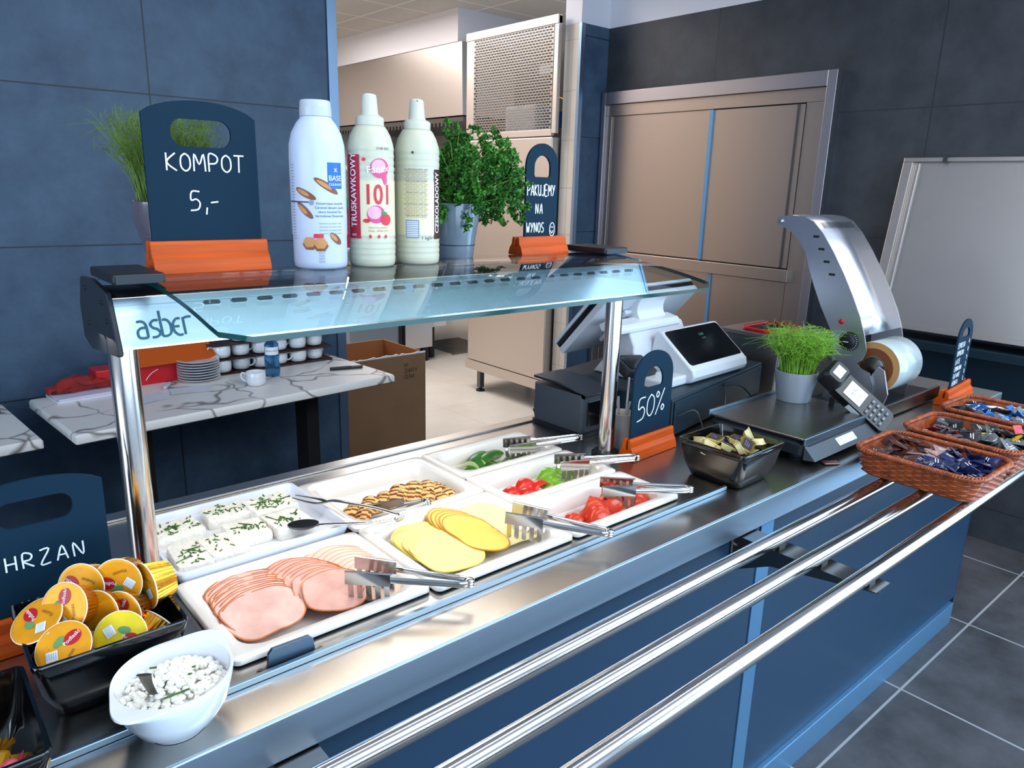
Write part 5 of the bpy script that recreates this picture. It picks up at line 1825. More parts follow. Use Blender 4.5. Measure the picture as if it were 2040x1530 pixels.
def feathery(loc, label, r0, r1, h, potm, n, height, spread, m, thick, seed, curl=0.3):
    t = thing('potted_herb', label, 'potted plant', loc)
    pot(t, r0, r1, h, potm)
    r = random.Random(seed)
    bl = MB()
    for i in range(n):
        a, q = r.random() * 2 * PI, math.sqrt(r.random())
        x, y = 0.8 * r1 * q * math.cos(a), 0.8 * r1 * q * math.sin(a)
        H = height * (0.55 + 0.5 * r.random())
        ox, oy = spread * q * math.cos(a) + r.gauss(0, spread * 0.3), spread * q * math.sin(a) + r.gauss(0, spread * 0.3)
        p = catmull([(x, y, h * 0.86), (x + 0.3 * ox, y + 0.3 * oy, h + 0.5 * H), (x + ox, y + oy, h + H), (x + ox + r.gauss(0, curl * 0.03), y + oy + r.gauss(0, curl * 0.03), h + H * 0.95 + r.gauss(0, 0.012))], 3)
        bl.tube(p, [thick * (1 - 0.75 * k / (len(p) - 1)) for k in range(len(p))], 4)
        for b in range(4):
            c = p[min(len(p) - 1, 3 + b)]
            d = Vector((r.gauss(0, 1), r.gauss(0, 1), r.gauss(0.4, 0.7))).normalized() * (0.010 + 0.014 * r.random())
            bl.tube([c, c + d * 0.55 + Vector((0, 0, 0.002)), c + d], [thick * 0.5, thick * 0.45, thick * 0.15], 4)
    bl.obj('foliage', m, t, smooth=0)


feathery((0.398, 1.366, GZ - 0.010), 'feathery green herb in a dark glossy pot behind the wide chalkboard', 0.036, 0.058, 0.115, 'pot_dark', 420, 0.135, 0.042, 'fennel', 0.0008, 11, 0.6)
feathery((2.018, 1.055, 0.9668), 'bright green cress in a plain grey pot on the scale', 0.047, 0.060, 0.088, 'pot_grey', 620, 0.115, 0.040, 'cress', 0.0011, 12, 1.0)

# ------------------------------------------------------------------ till area
t = thing('receipt_printer', 'dark grey receipt printer behind the right gantry post', 'printer', (1.390, 1.312, CZ + 0.0006), (0, 0, 0.03))
pr = MB().loops([rl(0.057, 0.095, 0.012, 0.012, 5, 0.057, 0.095), rl(0.060, 0.098, 0.014, 0.03, 5, 0.057, 0.095), rl(0.059, 0.097, 0.014, 0.118, 5, 0.057, 0.095)])
pr.obj('housing', 'printer_grey', t, smooth=40)
MB().loops([rl(0.061, 0.099, 0.010, 0.0, 5, 0.057, 0.095), rl(0.061, 0.099, 0.010, 0.0118, 5, 0.057, 0.095)]).obj('base', 'black_plastic', t, smooth=40)
lp = [(-0.004, 0.112), (0.04, 0.128), (0.10, 0.138), (0.192, 0.140), (0.192, 0.132), (0.10, 0.130), (0.04, 0.120), (-0.004, 0.1185)]
MB().prism(lp, 'x', -0.001, 0.113).obj('lid', 'printer_top', t, smooth=30, bevel=0.002)
MB().box(0.015, 0.10, -0.006, -0.0035, 0.03, 0.10).obj('front_panel', 'black_gloss', t, smooth=0, bevel=0.001)
TA = math.radians(10.5)
t = thing('cash_drawer', 'dark blue cash drawer under the white till', 'cash drawer', (1.575, 1.160, CZ + 0.0006), (0, 0, TA))
MB().box(0.0, 0.64, 0.0, 0.42, 0.006, 0.112).obj('housing', 'blue_black', t, smooth=0, bevel=0.004)
MB().box(0.01, 0.63, -0.004, -0.0005, 0.012, 0.104).obj('drawer_front', 'blue_black', t, smooth=0, bevel=0.003)
for x in (0.05, 0.59):
    for y in (0.04, 0.32):
        MB().lathe([(0.014, 0), (0.014, 0.0058)], 14, (x, y, 0)).obj('foot', 'black_matte', t)

t = thing('point_of_sale_till', 'white till with customer display facing the viewer and tilted operator screen', 'till', (1.64, 1.215, CZ + 0.1135), (0, 0, math.radians(4)))
# customer display: rounded wedge
dp = [(0.02, 0.0), (0.004, 0.006), (-0.004, 0.022), (0.0, 0.042), (0.012, 0.052), (0.118, 0.138), (0.130, 0.140), (0.140, 0.130), (0.15, 0.09), (0.14, 0.0)]
MB().prism(dp, 'x', 0.105, 0.415).obj('customer_display', 'white_gloss', t, smooth=35, bevel=0.006, seg=3)
v = Vector((0, 0.106, 0.086)).normalized()
nn = Vector((0, -v.z, v.y))


def dsp(u, w, o=0.001):
    p = Vector((0.0, 0.014, 0.0535)) + v * w + nn * o
    return (0.26 + u, p.y, p.z)


sc = MB()
q = rrect(0.146, 0.066, 0.012, 5, 0, 0.066)
sc.loops([[dsp(x, y, -0.002) for x, y in q], [dsp(x, y, 0.0012) for x, y in q]])
so = sc.obj('screen', 'screen_black', t, smooth=30)
d = MB()
put_text(d, '0,00', 0.014, lambda a, b: dsp(0.02 + a, 0.095 + b, 0.0016), mi=0)
put_text(d, 'SUMA', 0.008, lambda a, b: dsp(0.02 + a, 0.082 + b, 0.0016), mi=0)
d.obj('digits', 'screen_digits', so, smooth=0)
# stand: swept body rising to the bar and neck
bd = [(0.05, 0.0), (0.145, 0.012), (0.150, 0.10), (0.175, 0.150), (0.215, 0.158), (0.245, 0.135), (0.26, 0.05), (0.30, 0.0)]
MB().prism(bd, 'x', 0.02, 0.30).obj('stand', 'white_plastic', t, smooth=35, bevel=0.008, seg=3)
MB().prism([(0.165, 0.138), (0.165, 0.152), (0.175, 0.162), (0.215, 0.170), (0.235, 0.160), (0.225, 0.142)], 'x', -0.045, 0.275).obj('printer_bar', 'white_gloss', t, smooth=30, bevel=0.003)
MB().box(-0.02, 0.12, 0.02, 0.10, 0.0, 0.028).obj('front_foot', 'white_gloss', t, smooth=0, bevel=0.006)
nk = catmull([(0.19, 0.160), (0.205, 0.185), (0.202, 0.212), (0.19, 0.232)], 5)
nb = catmull([(0.215, 0.232), (0.235, 0.21), (0.24, 0.18), (0.235, 0.150)], 5)
MB().prism([(p[0], p[1]) for p in [(q.x, q.y) for q in [Vector((a[0], a[1], 0)) for a in nk]]] + [(a[0], a[1]) for a in nb], 'x', 0.10, 0.235).obj('neck', 'white_gloss', t, smooth=40)
# operator screen: slab from low rear to high front
b0, b1 = Vector((0, 0.375, 0.065)), Vector((0, 0.215, 0.245))
dv = (b1 - b0).normalized()
dn = Vector((0, -dv.z, dv.y))  # towards the viewer


def slabscr(mb, x0, x1, w0, w1, o0, o1):
    vs = []
    for x in (x0, x1):
        for w in (w0, w1):
            for o in (o0, o1):
                p = b0 + dv * w + dn * o
                vs.append((x, p.y, p.z))
    mb.add(vs, [(0, 1, 3, 2), (4, 6, 7, 5), (0, 4, 5, 1), (2, 3, 7, 6), (0, 2, 6, 4), (1, 5, 7, 3)])


Ls = (b1 - b0).length
m = MB()
slabscr(m, -0.055, 0.425, 0, Ls, -0.002, 0.020)
os_ = m.obj('operator_screen', 'white_plastic', t, smooth=0, bevel=0.004)
m = MB()
slabscr(m, -0.053, 0.423, 0.002, Ls - 0.002, -0.018, -0.0035)
m.obj('screen_bezel', 'screen_black', os_, smooth=0, bevel=0.002)
m = MB()
slabscr(m, -0.056, 0.426, -0.001, Ls + 0.001, -0.030, -0.0195)
m.obj('front_frame', 'white_plastic', os_, smooth=0, bevel=0.003)
m = MB()
slabscr(m, 0.07, 0.27, 0.05, Ls - 0.05, 0.0205, 0.035)
m.obj('rear_cover', 'white_plastic', os_, smooth=0, bevel=0.006)
t = thing('card_pad', 'small black payment pad leaning by the till', 'payment pad', (1.600, 1.330, CZ + 0.158), (math.radians(30), math.radians(8), math.radians(6)))
MB().loops([rl(0.070, 0.036, 0.006, 0), rl(0.072, 0.038, 0.007, 0.006), rl(0.070, 0.036, 0.007, 0.026)]).obj('body', 'black_plastic', t, smooth=40)
MB().box(-0.055, 0.055, -0.024, 0.024, 0.0262, 0.0272).obj('screen', 'screen_black', t, smooth=0)
t = thing('till_cable', 'black cables hanging in front of the cash drawer', 'cable', (1.9, 1.18, CZ + 0.004))
for pts in ([(-0.30, -0.02, 0.06), (-0.26, -0.05, 0.075), (-0.22, -0.055, 0.0), (-0.27, -0.06, -0.0005)], [(0.02, 0.035, 0.085), (-0.02, 0.02, 0.095), (-0.06, -0.01, 0.06), (-0.10, -0.03, 0.0), (-0.16, -0.035, 0.0)], [(-0.01, 0.03, 0.09), (0.08, 0.025, 0.075), (0.16, 0.0, 0.0), (0.22, -0.01, 0.0)]):
    MB().tube(catmull(pts, 8), 0.0028, 8).obj('cable', 'black_plastic', t)

# paper cup with stirrers
t = thing('paper_cup', 'white paper cup with plastic spoons between the gantry post and the 50% sign', 'cup', (1.428, 1.205, CZ + 0.0006))
MB().lathe([(0.024, 0.0), (0.025, 0.0), (0.0315, 0.092), (0.0328, 0.094), (0.0312, 0.0945), (0.0302, 0.092), (0.0238, 0.004)], 40).obj('cup_body', 'cup_paper', t, smooth=40)
for k, (dx, dy, h, r) in enumerate(((0.03, 0.012, 0.175, 0.003), (-0.022, 0.0, 0.135, 0.003), (0.012, -0.012, 0.118, 0.0035), (-0.01, 0.014, 0.128, 0.003))):
    s = thing('plastic_spoon', ('tall bent white plastic spoon in the paper cup', 'white plastic spoon curving left in the paper cup', 'white plastic spoon leaning right over the cup rim', 'white plastic spoon at the back of the paper cup')[k], 'spoon', (1.428, 1.205, CZ + 0.006), (0, 0, 0), 'plastic spoons in the paper cup')
    MB().tube(catmull([(-0.3 * dx, -0.3 * dy, 0.0), (0.5 * dx, 0.5 * dy, 0.06), (0.8 * dx, 0.8 * dy, 0.10), (dx * 1.0, dy * 1.0, h)], 6), r, 8, flat=((0.4, 1, 0), 0.4)).obj('handle', 'white_plastic', s)

# ------------------------------------------------------------------ scale
t = thing('counter_scale', 'flat shop scale with steel platter and lit display beside the butter dish', 'scale', (1.885, 0.98, CZ + 0.0006), (0, 0, 0.015))
MB().loops([rl(0.165, 0.115, 0.02, 0.012, 5, 0, 0.01), rl(0.19, 0.135, 0.02, 0.020, 5, 0, 0.0), rl(0.192, 0.140, 0.02, 0.046, 5, 0, 0), rl(0.178, 0.118, 0.02, 0.0585, 5, 0, 0.01)]).obj('housing', 'printer_top', t, smooth=30)
for x in (-0.14, 0.14):
    for y in (-0.09, 0.10):
        MB().lathe([(0.018, 0), (0.018, 0.0118)], 18, (x, y, 0)).obj('foot', 'black_matte', t)
p = MB().box(-0.19, 0.205, -0.130, 0.142, 0.0595, 0.0655)
p.obj('platter', 'steel_platter', t, smooth=0, bevel=0.002)
MB().box(-0.19, 0.205, 0.1425, 0.148, 0.0595, 0.074).obj('rear_lip', 'panel_lip', t, smooth=0, bevel=0.001)
MB().box(-0.19, 0.205, -0.136, -0.1305, 0.0475, 0.0655).obj('front_lip', 'panel_lip', t, smooth=0, bevel=0.001)
fr = MB()
a0, a1 = Vector((0, -0.1365, 0.0465)), Vector((0, -0.168, 0.016))


def fs_(x, u, o=0.0):
    d = a1 - a0
    p = a0 + d * u + Vector((0, d.z, -d.y)).normalized() * o
    return (x, p.y, p.z)


fr.add([fs_(-0.192, 0), fs_(0.192, 0), fs_(0.192, 1), fs_(-0.192, 1), (-0.192, -0.1365, 0.012), (0.192, -0.1365, 0.012)], [(0, 1, 2, 3), (0, 3, 4), (1, 5, 2), (3, 2, 5, 4), (0, 4, 5, 1)])
ff = fr.obj('front_console', 'printer_grey', t, smooth=0)
q = MB().add([fs_(-0.045, 0.22, 0.001), fs_(0.055, 0.22, 0.001), fs_(0.055, 0.72, 0.001), fs_(-0.045, 0.72, 0.001)], [(0, 1, 2, 3)])
q.obj('display', 'lcd', ff, smooth=0)

# ------------------------------------------------------------------ card reader on its stand
t = thing('card_reader', 'black card reader with grey keys and lit screen leaning beside the wicker baskets', 'card reader', (2.085, 0.806, CZ + 0.045))
t.scale = (1.12, 1.12, 1.12)
ax_ = Vector((-0.35, 0.70, 0.62)).normalized()
zz = Vector((-0.36, -0.70, 0.61))
zz = (zz - ax_ * zz.dot(ax_)).normalized()
xx = ax_.cross(zz).normalized()
t.rotation_euler = Matrix((xx, ax_, zz)).transposed().to_euler()
MB().loops([rl(0.030, 0.078, 0.012, -0.030, 5, 0, 0.078), rl(0.036, 0.083, 0.014, -0.012, 5, 0, 0.078), rl(0.035, 0.082, 0.014, 0.0, 5, 0, 0.078)]).obj('body', 'reader_black', t, smooth=40)
s = MB().box(-0.024, 0.024, 0.078, 0.130, 0.0004, 0.0016).obj('screen', 'label_white', t, smooth=0)
d = MB()
put_text(d, 'PLN', 0.014, lambda u, v: (u, 0.105 + v, 0.0022))
put_text(d, 'Karta', 0.009, lambda u, v: (u, 0.090 + v, 0.0022))
d.obj('screen_text', 'print_grey', s, smooth=0)
k = MB()
for r in range(4):
    for c in range(3):
        x, y = -0.019 + c * 0.019, 0.058 - r * 0.0145
        k.loops([rl(0.0070, 0.0045, 0.002, 0.0004, 3, x, y), rl(0.0062, 0.0040, 0.002, 0.0026, 3, x, y)])
k.obj('keypad', 'printer_grey', t, smooth=0)
k = MB()
for r in range(4):
    for c in range(3):
        put_text(k, str(r * 3 + c + 1) if r < 3 else 'x0v'[c], 0.007, lambda u, v: (-0.019 + c * 0.019 + u, 0.0555 - r * 0.0145 + v, 0.0030))
k.obj('key_digits', 'print_white', t, smooth=0)
MB().box(-0.037, -0.0365, 0.05, 0.10, -0.020, -0.004).obj('side_label', 'label_white', t, smooth=0)
MB().loops([rl(0.030, 0.025, 0.010, -0.026, 5, 0, 0.172), rl(0.032, 0.027, 0.010, 0.010, 5, 0, 0.172), rl(0.026, 0.020, 0.010, 0.020, 5, 0, 0.172)]).obj('printer_hood', 'black_plastic', t, smooth=40)
MB().box(-0.016, 0.016, 0.160, 0.184, 0.0202, 0.0212).obj('paper_slip', 'label_white', t, smooth=0)
t = thing('reader_stand', 'small black stand holding up the card reader', 'stand', (2.065, 0.945, CZ + 0.0006))
MB().loops([rl(0.040, 0.036, 0.01, 0.0), rl(0.040, 0.036, 0.01, 0.006)]).obj('base', 'black_matte', t, smooth=30)
MB().tube([(0.0, 0.01, 0.006), (-0.004, 0.014, 0.05), (-0.006, 0.012, 0.088)], 0.008, 14).obj('arm', 'black_matte', t)

# ------------------------------------------------------------------ film wrapping machine
t = thing('film_wrapper', 'steel film wrapping machine with curved arm and big film roll', 'wrapping machine', (2.25, 0.95, CZ + 0.0006))
OX, OY, OZ = 2.25, 0.95, CZ
outer = [(1.310, 1.471), (1.300, 1.484), (1.258, 1.490), (1.215, 1.486), (1.185, 1.474), (1.150, 1.440), (1.108, 1.385), (1.065, 1.320), (1.027, 1.255), (0.998, 1.200), (0.976, 1.145), (0.964, 1.100), (0.972, 1.070), (0.988, 1.058), (0.975, 1.045), (0.945, 1.035), (0.930, 1.0), (0.928, 0.96), (0.935, 0.92)]
inner = [(1.085, 0.92), (1.069, 0.98), (1.064, 1.06), (1.068, 1.110), (1.082, 1.145), (1.125, 1.216), (1.155, 1.275), (1.178, 1.325), (1.196, 1.375), (1.224, 1.412), (1.255, 1.438), (1.290, 1.455), (1.306, 1.460)]
pl = [(a - OY, b - OZ) for a, b in outer + inner]
MB().prism(pl, 'x', 0.0, 0.004).obj('side_plate', 'wrapper_steel', t, smooth=0)
MB().prism(pl, 'x', 0.262, 0.266).obj('side_plate', 'wrapper_steel', t, smooth=0)
cov = outer[2:11]
cv = MB()
cv.loops([[(x, a - OY, b - OZ + 0.001) for a, b in cov] for x in (0.0045, 0.2615)], False, False, closed=False)
co = cv.obj('cover', 'wrapper_steel', t, smooth=60)
sm = co.modifiers.new('thickness', 'SOLIDIFY')
sm.thickness = 0.002
vt = MB()
a, b = Vector((0, 1.185 - OY, 1.474 - OZ)), Vector((0, 1.150 - OY, 1.440 - OZ))
nrm = Vector((0, -(b - a).z, (b - a).y)).normalized()
if nrm.z < 0:
    nrm = -nrm
for i in range(20):
    x = 0.03 + i * 0.0103
    p0, p1 = a + (b - a) * 0.15 + nrm * 0.0035, a + (b - a) * 0.62 + nrm * 0.0035
    vt.add([(x, p0.y, p0.z), (x + 0.005, p0.y, p0.z), (x + 0.008, p1.y, p1.z), (x + 0.003, p1.y, p1.z)], [(0, 1, 2, 3)])
vt.obj('cover_vents', 'vent_dark', co, smooth=0)
for o in list(t.children)[:1]:
    sv = MB()
    for k in range(4):
        y, z = 1.172 - 0.022 * k - OY, 1.428 - 0.037 * k - OZ
        sv.box(-0.0012, -0.0004, y - 0.013, y + 0.006, z - 0.003, z + 0.004)
    sv.obj('side_vents', 'vent_dark', o, smooth=0)
    MB().lathe([(0.008, 0), (0.007, 0.004), (0.003, 0.006)], 16).obj('pivot_bolt', 'chrome', o, loc=(-0.0005, 1.293 - OY, 1.470 - OZ), rot=(0, -PI / 2, 0))
    MB().lathe([(0.0085, 0), (0.0075, 0.004), (0.003, 0.006)], 18).obj('pilot_light', 'red_led', o, loc=(-0.0005, 1.052 - OY, 1.178 - OZ), rot=(0, -PI / 2, 0))
kn = MB().lathe([(0.030, 0), (0.030, 0.004), (0.024, 0.005), (0.022, 0.020), (0.019, 0.022)], 36).obj('dial', 'black_plastic', t, loc=(-0.0006, 1.020 - OY, 1.122 - OZ), rot=(0, -PI / 2, 0))
tk = MB()
for i in range(22):
    a = 2 * PI * i / 22 * 0.86 + 0.4
    tk.box(-0.0008, 0.0008, 0, 0.004, 0.0052, 0.0056) if False else tk.add([(r_ * math.cos(a + e), r_ * math.sin(a + e), 0.0052) for r_, e in ((0.0245, -0.03), (0.0285, -0.03), (0.0285, 0.03), (0.0245, 0.03))], [(0, 1, 2, 3)])
tk.box(-0.0012, 0.0012, -0.008, 0.008, 0.0222, 0.0228)
tk.obj('dial_marks', 'print_white', kn, smooth=0)
rw = MB().lathe([(0.030, 0.0), (0.0785, 0.0), (0.080, 0.002), (0.080, 0.163), (0.0785, 0.165), (0.030, 0.165)], 56, cap=False).obj('film_roll', 'film_roll', t, smooth=40, loc=(0.045, 0.955 - OY, 1.045 - OZ), rot=(0, PI / 2, 0))
MB().lathe([(0.060, -0.001), (0.0725, -0.001), (0.0785, -0.0012), (0.0785, 0.0004), (0.060, 0.0004)], 48, cap=False).obj('roll_end', 'amber_core', rw, smooth=0)
MB().lathe([(0.036, -0.002), (0.060, -0.004), (0.060, 0.02), (0.036, 0.02)], 40, cap=False).obj('core', 'print_brown', rw, smooth=40)
MB().lathe([(0.012, -0.012), (0.034, -0.006), (0.034, 0.01), (0.012, 0.02)], 32).obj('hub', 'steel_dark', rw, smooth=40)
MB().prism([(0.90 - OY, 0.92 - OZ), (0.945 - OY, 0.92 - OZ), (0.945 - OY, 1.02 - OZ), (0.925 - OY, 1.06 - OZ), (0.905 - OY, 1.05 - OZ), (0.885 - OY, 0.98 - OZ)], 'x', 0.006, 0.012).obj('roll_bracket', 'wrapper_steel', t, smooth=0, bevel=0.001)
MB().box(-0.03, 0.42, -0.055, 0.16, 0.006, 0.028).obj('base_tray', 'iron_dark', t, smooth=0, bevel=0.003)
MB().box(-0.03, 0.42, -0.066, -0.0555, 0.004, 0.045).obj('front_rail', 'steel_dark', t, smooth=0, bevel=0.002)
for x in (0.0, 0.38):
    for y in (-0.03, 0.14):
        MB().lathe([(0.012, 0), (0.012, 0.0055)], 14, (x, y, 0)).obj('foot', 'black_matte', t)

t = thing('tray_sealer', 'grey metal container with a red-rimmed opening behind the wrapping machine', 'container', (2.365, 1.345, CZ + 0.0006))
MB().loops([rl(0.12, 0.10, 0.01, 0.0), rl(0.125, 0.11, 0.012, 0.18), rl(0.135, 0.125, 0.012, 0.185), rl(0.135, 0.125, 0.012, 0.198)]).obj('body', 'steel', t, smooth=30)
MB().tube([(x, y, 0.202) for x, y in rrect(0.095, 0.07, 0.03, 6)], 0.006, 8, closed=True).obj('red_rim', 'red_plastic', t)
MB().loops([rl(0.08, 0.055, 0.028, 0.1983), rl(0.08, 0.055, 0.028, 0.2000)]).obj('opening', 'vent_dark', t, smooth=0)
MB().box(-0.06, -0.05, -0.125, -0.117, 0.03, 0.09).obj('red_latch', 'red_plastic', t, smooth=0, rot=(0, 0, 0))

# ------------------------------------------------------------------ wicker baskets and sachets
def make_basket(label, x, y, rz):
    t = thing('wicker_basket', label, 'basket', (x, y, 0.8712), (0, 0, rz), 'wicker baskets on the tray slide')
    H = 0.062
    n_st = 44
    NP = n_st * 4
    base = rrect(0.100, 0.128, 0.03, 10)
    # resample evenly
    P = [Vector(p) for p in base] + [Vector(base[0])]
    cum = [0]
    for i in range(len(P) - 1):
        cum.append(cum[-1] + (P[i + 1] - P[i]).length)
    def at(s):
        s = (s % 1.0) * cum[-1]
        for i in range(len(P) - 1):
            if cum[i + 1] >= s:
                f = (s - cum[i]) / max(1e-9, cum[i + 1] - cum[i])
                return P[i] + (P[i + 1] - P[i]) * f
        return P[-1]
    mid = [at(i / NP) for i in range(NP)]
    nor = []
    for i in range(NP):
        d = mid[(i + 1) % NP] - mid[i - 1]
        nor.append(Vector((d.y, -d.x)).normalized())
    rows = 9
    ls = []
    for k in range(rows * 4 + 1):
        u = k / (rows * 4)
        row = k // 4
        ph = (k % 4) / 4
        bulge = math.sin(PI * ph) * 0.0024
        row_pts = []
        for i in range(NP):
            wv = math.sin(PI * i / 4 + PI * (row % 2)) * 0.0036 * math.sin(PI * ph)
            off = 0.018 * u + bulge + wv
            p = mid[i] + nor[i] * off
            row_pts.append((p.x, p.y, 0.003 + (H - 0.003) * u))
        ls.append(row_pts)
    wl = MB().loops(ls, False, False)
    # inner skin and floor
    inn = []
    for u in (1.0, 0.0):
        inn.append([(mid[i].x + nor[i].x * (0.018 * u - 0.0035), mid[i].y + nor[i].y * (0.018 * u - 0.0035), 0.003 + (H - 0.003) * u) for i in range(NP)])
    wl.loops([ls[-1], inn[0], inn[1]], False, True)
    wl.loops([list(ls[0]), [(p.x * 0.97, p.y * 0.97, 0.0) for p in mid]], False, True)
    wl.obj('woven_wall', 'wicker', t, smooth=60)
    rim = MB()
    for s in range(3):
        pts = []
        for i in range(NP * 2):
            j = (i // 2) % NP
            a = 2 * PI * i / (NP * 2) * 60 + 2 * PI * s / 3
            c = mid[j] + nor[j] * (0.0185 + 0.0042 * math.cos(a))
            pts.append((c.x, c.y, H + 0.003 + 0.0042 * math.sin(a)))
        rim.tube(pts, 0.0034, 6, closed=True)
    rim.obj('braided_rim', 'wicker', t, smooth=60)
    return t


make_basket('wicker basket nearest the viewer with brown and navy sachets', 1.940, 0.632, -0.02)
make_basket('middle wicker basket with grey, black and yellow sachets', 2.232, 0.636, -0.03)
make_basket('wicker basket farthest right with blue and grey sachets', 2.535, 0.650, -0.03)


def sachet(mats, w=0.033, l=0.050):
    t = thing('sachet', 'x', 'sachet')
    ls = []
    for u, h in ((-1, 0.0005), (-0.82, 0.0006), (-0.72, 0.0022), (0, 0.0042), (0.72, 0.0022), (0.82, 0.0006), (1, 0.0005)):
        n = 6
        up = [(w / 2 * (2 * i / n - 1), u * l / 2, h * (1 - (2 * i / n - 1) ** 4) + 0.0003 * (i % 2)) for i in range(n + 1)]
        dn = [(p[0], p[1], -p[2]) for p in reversed(up)]
        ls.append(up + dn)
    MB().loops(ls).obj('packet', mats[0], t, smooth=30)
    m = MB()
    for k in range(2):
        m.add([(-w * 0.3 + 0.004 * k, -0.008 + 0.006 * k, 0.0046), (w * 0.25, -0.007 + 0.006 * k, 0.0046), (w * 0.25, -0.005 + 0.006 * k, 0.0047), (-w * 0.3 + 0.004 * k, -0.006 + 0.006 * k, 0.0047)], [(0, 1, 2, 3)])
    m.obj('print', mats[1], t, smooth=0)
    return t


KIN = [('pack_brown', 'print_tan', 'brown', 1), ('pack_navy', 'print_white', 'navy blue', 1), ('pack_pink', 'print_white', 'pinkish brown', 1), ('pack_grey', 'print_white', 'grey', 2), ('pack_black', 'print_white', 'black', 2), ('pack_yellow', 'print_dark', 'yellow', 2), ('pack_red', 'print_white', 'red', 2),
       ('pack_blue', 'print_white', 'bright blue', 3), ('pack_grey', 'print_white', 'grey', 3), ('pack_black', 'print_white', 'black', 3), ('label_white', 'print_scarlet', 'white', 3)]
BN = {1: 'nearest wicker basket', 2: 'middle wicker basket', 3: 'farthest wicker basket'}
BC = {1: (1.940, 0.632), 2: (2.232, 0.636), 3: (2.535, 0.650)}
PROTO = {}


def place_sachet(k, x, y, z, r):
    m = KIN[k]
    lab = '%s sachet in the %s' % (m[2], BN[m[3]])
    grp = '%s sachets in the %s' % (m[2], BN[m[3]])
    if k not in PROTO:
        o = sachet(m[:2])
        o['label'], o['group'] = lab, grp
        o.location, o.rotation_euler = (x, y, z), r
        PROTO[k] = o
    else:
        dup(PROTO[k], (x, y, z), r, lab, grp)


r = random.Random(21)
for b in (1, 2, 3):
    cx, cy = BC[b]
    for i in range(84):
        gx, gy = (i % 6), (i // 6) % 9
        x = cx + (gx - 2.5) * 0.033 + r.gauss(0, 0.006)
        y = cy + (gy - 4) * 0.027 + r.gauss(0, 0.006)
        x, y = max(cx - 0.082, min(cx + 0.082, x)), max(cy - 0.105, min(cy + 0.105, y))
        z = 0.8712 + 0.038 + 0.020 * r.random() + (0.010 if i >= 54 else 0)
        if b == 1:
            k = 0 if y > cy + 0.012 else 1
            if abs(y - cy - 0.015) < 0.022 and x > cx - 0.03:
                k = 2
            z += 0.006 if k == 0 else 0
        elif b == 2:
            k = r.choice((3, 3, 3, 4, 4, 4, 3, 5 if y < cy + 0.03 else 3, 6 if r.random() < 0.4 else 4))
        else:
            k = r.choice((7, 7, 8, 8, 9, 9, 10, 7))
        place_sachet(k, x, y, z, (r.gauss(0, 0.35), r.gauss(0, 0.35), r.random() * 2 * PI))

t = thing('loose_sachet', 'single brown paper sachet on the counter left of the nearest basket', 'sachet', (1.760, 0.800, CZ + 0.004), (0.05, -0.1, 1.1))
MB().loops([rl(0.008, 0.022, 0.002, -0.002), rl(0.010, 0.024, 0.003, 0.0), rl(0.008, 0.022, 0.002, 0.002)]).obj('packet', 'pack_brown', t, smooth=30)

# ------------------------------------------------------------------ marble side tables by the left wall
def side_table(label, x, y, w, d, rz, legs):
    t = thing('side_table', label, 'table', (x, y, 0), (0, 0, rz), 'marble tables along the left wall')
    MB().loops([rl(w / 2 - 0.006, d / 2 - 0.006, 0.004, 0.694, 3), rl(w / 2, d / 2, 0.006, 0.699, 3), rl(w / 2, d / 2, 0.006, 0.722, 3), rl(w / 2 - 0.006, d / 2 - 0.006, 0.004, 0.73, 3)]).obj('table_top', 'marble', t, smooth=40)
    for lx in legs:
        l = MB().box(lx - 0.03, lx + 0.03, -0.05, 0.05, 0.016, 0.68).obj('leg', 'black_matte', t, smooth=0, bevel=0.002)
        MB().box(lx - 0.04, lx + 0.04, -d / 2 + 0.06, d / 2 - 0.08, 0.0, 0.0155).obj('foot', 'black_matte', l, smooth=0, bevel=0.002)
        MB().box(lx - 0.04, lx + 0.04, -d / 2 + 0.06, d / 2 - 0.08, 0.6805, 0.6935).obj('support', 'black_matte', l, smooth=0, bevel=0.002)
    return t


TR = math.radians(5.0)
side_table('white marble table with plates and cups beside the kitchen opening', 1.040, 2.995, 1.29, 0.56, TR, (-0.36, 0.36))
side_table('white marble table at the left edge, mostly outside the picture', -0.33, 2.91, 1.29, 0.56, TR, (-0.36, 0.36))
TZ = 0.7306
for k in range(8):
    t = thing('saucer', ('lowest saucer of the white stack on the marble table', 'second saucer from the bottom of the stack', 'third saucer from the bottom of the stack', 'fourth saucer from the bottom of the stack', 'fourth saucer from the top of the stack', 'third saucer from the top of the stack', 'second saucer from the top of the stack', 'top saucer of the white stack on the marble table')[k], 'saucer', (0.985, 3.165, TZ + 0.0112 * k), (0, 0, 0), 'stacked white saucers')
    MB().lathe([(0.045, 0.0), (0.047, 0.0), (0.055, 0.003), (0.083, 0.0105), (0.0855, 0.0125), (0.0845, 0.0136), (0.080, 0.0128), (0.05, 0.0055), (0.02, 0.005)], 44).obj('saucer_body', 'porcelain', t, smooth=50)


def make_cup(label, x, y, z, rz, group='white cups stacked by the wall'):
    t = thing('coffee_cup', label, 'cup', (x, y, z), (0, 0, rz), group)
    MB().lathe([(0.024, 0.0), (0.027, 0.0), (0.036, 0.006), (0.0385, 0.020), (0.0395, 0.056), (0.0385, 0.0572), (0.0365, 0.056), (0.0355, 0.02), (0.02, 0.006)], 40).obj('cup_body', 'porcelain', t, smooth=50)
    MB().tube(catmull([(0.0378, 0, 0.046), (0.056, 0, 0.050), (0.061, 0, 0.034), (0.050, 0, 0.018), (0.0372, 0, 0.014)], 6), 0.0036, 10).obj('handle', 'porcelain', t)
    return t


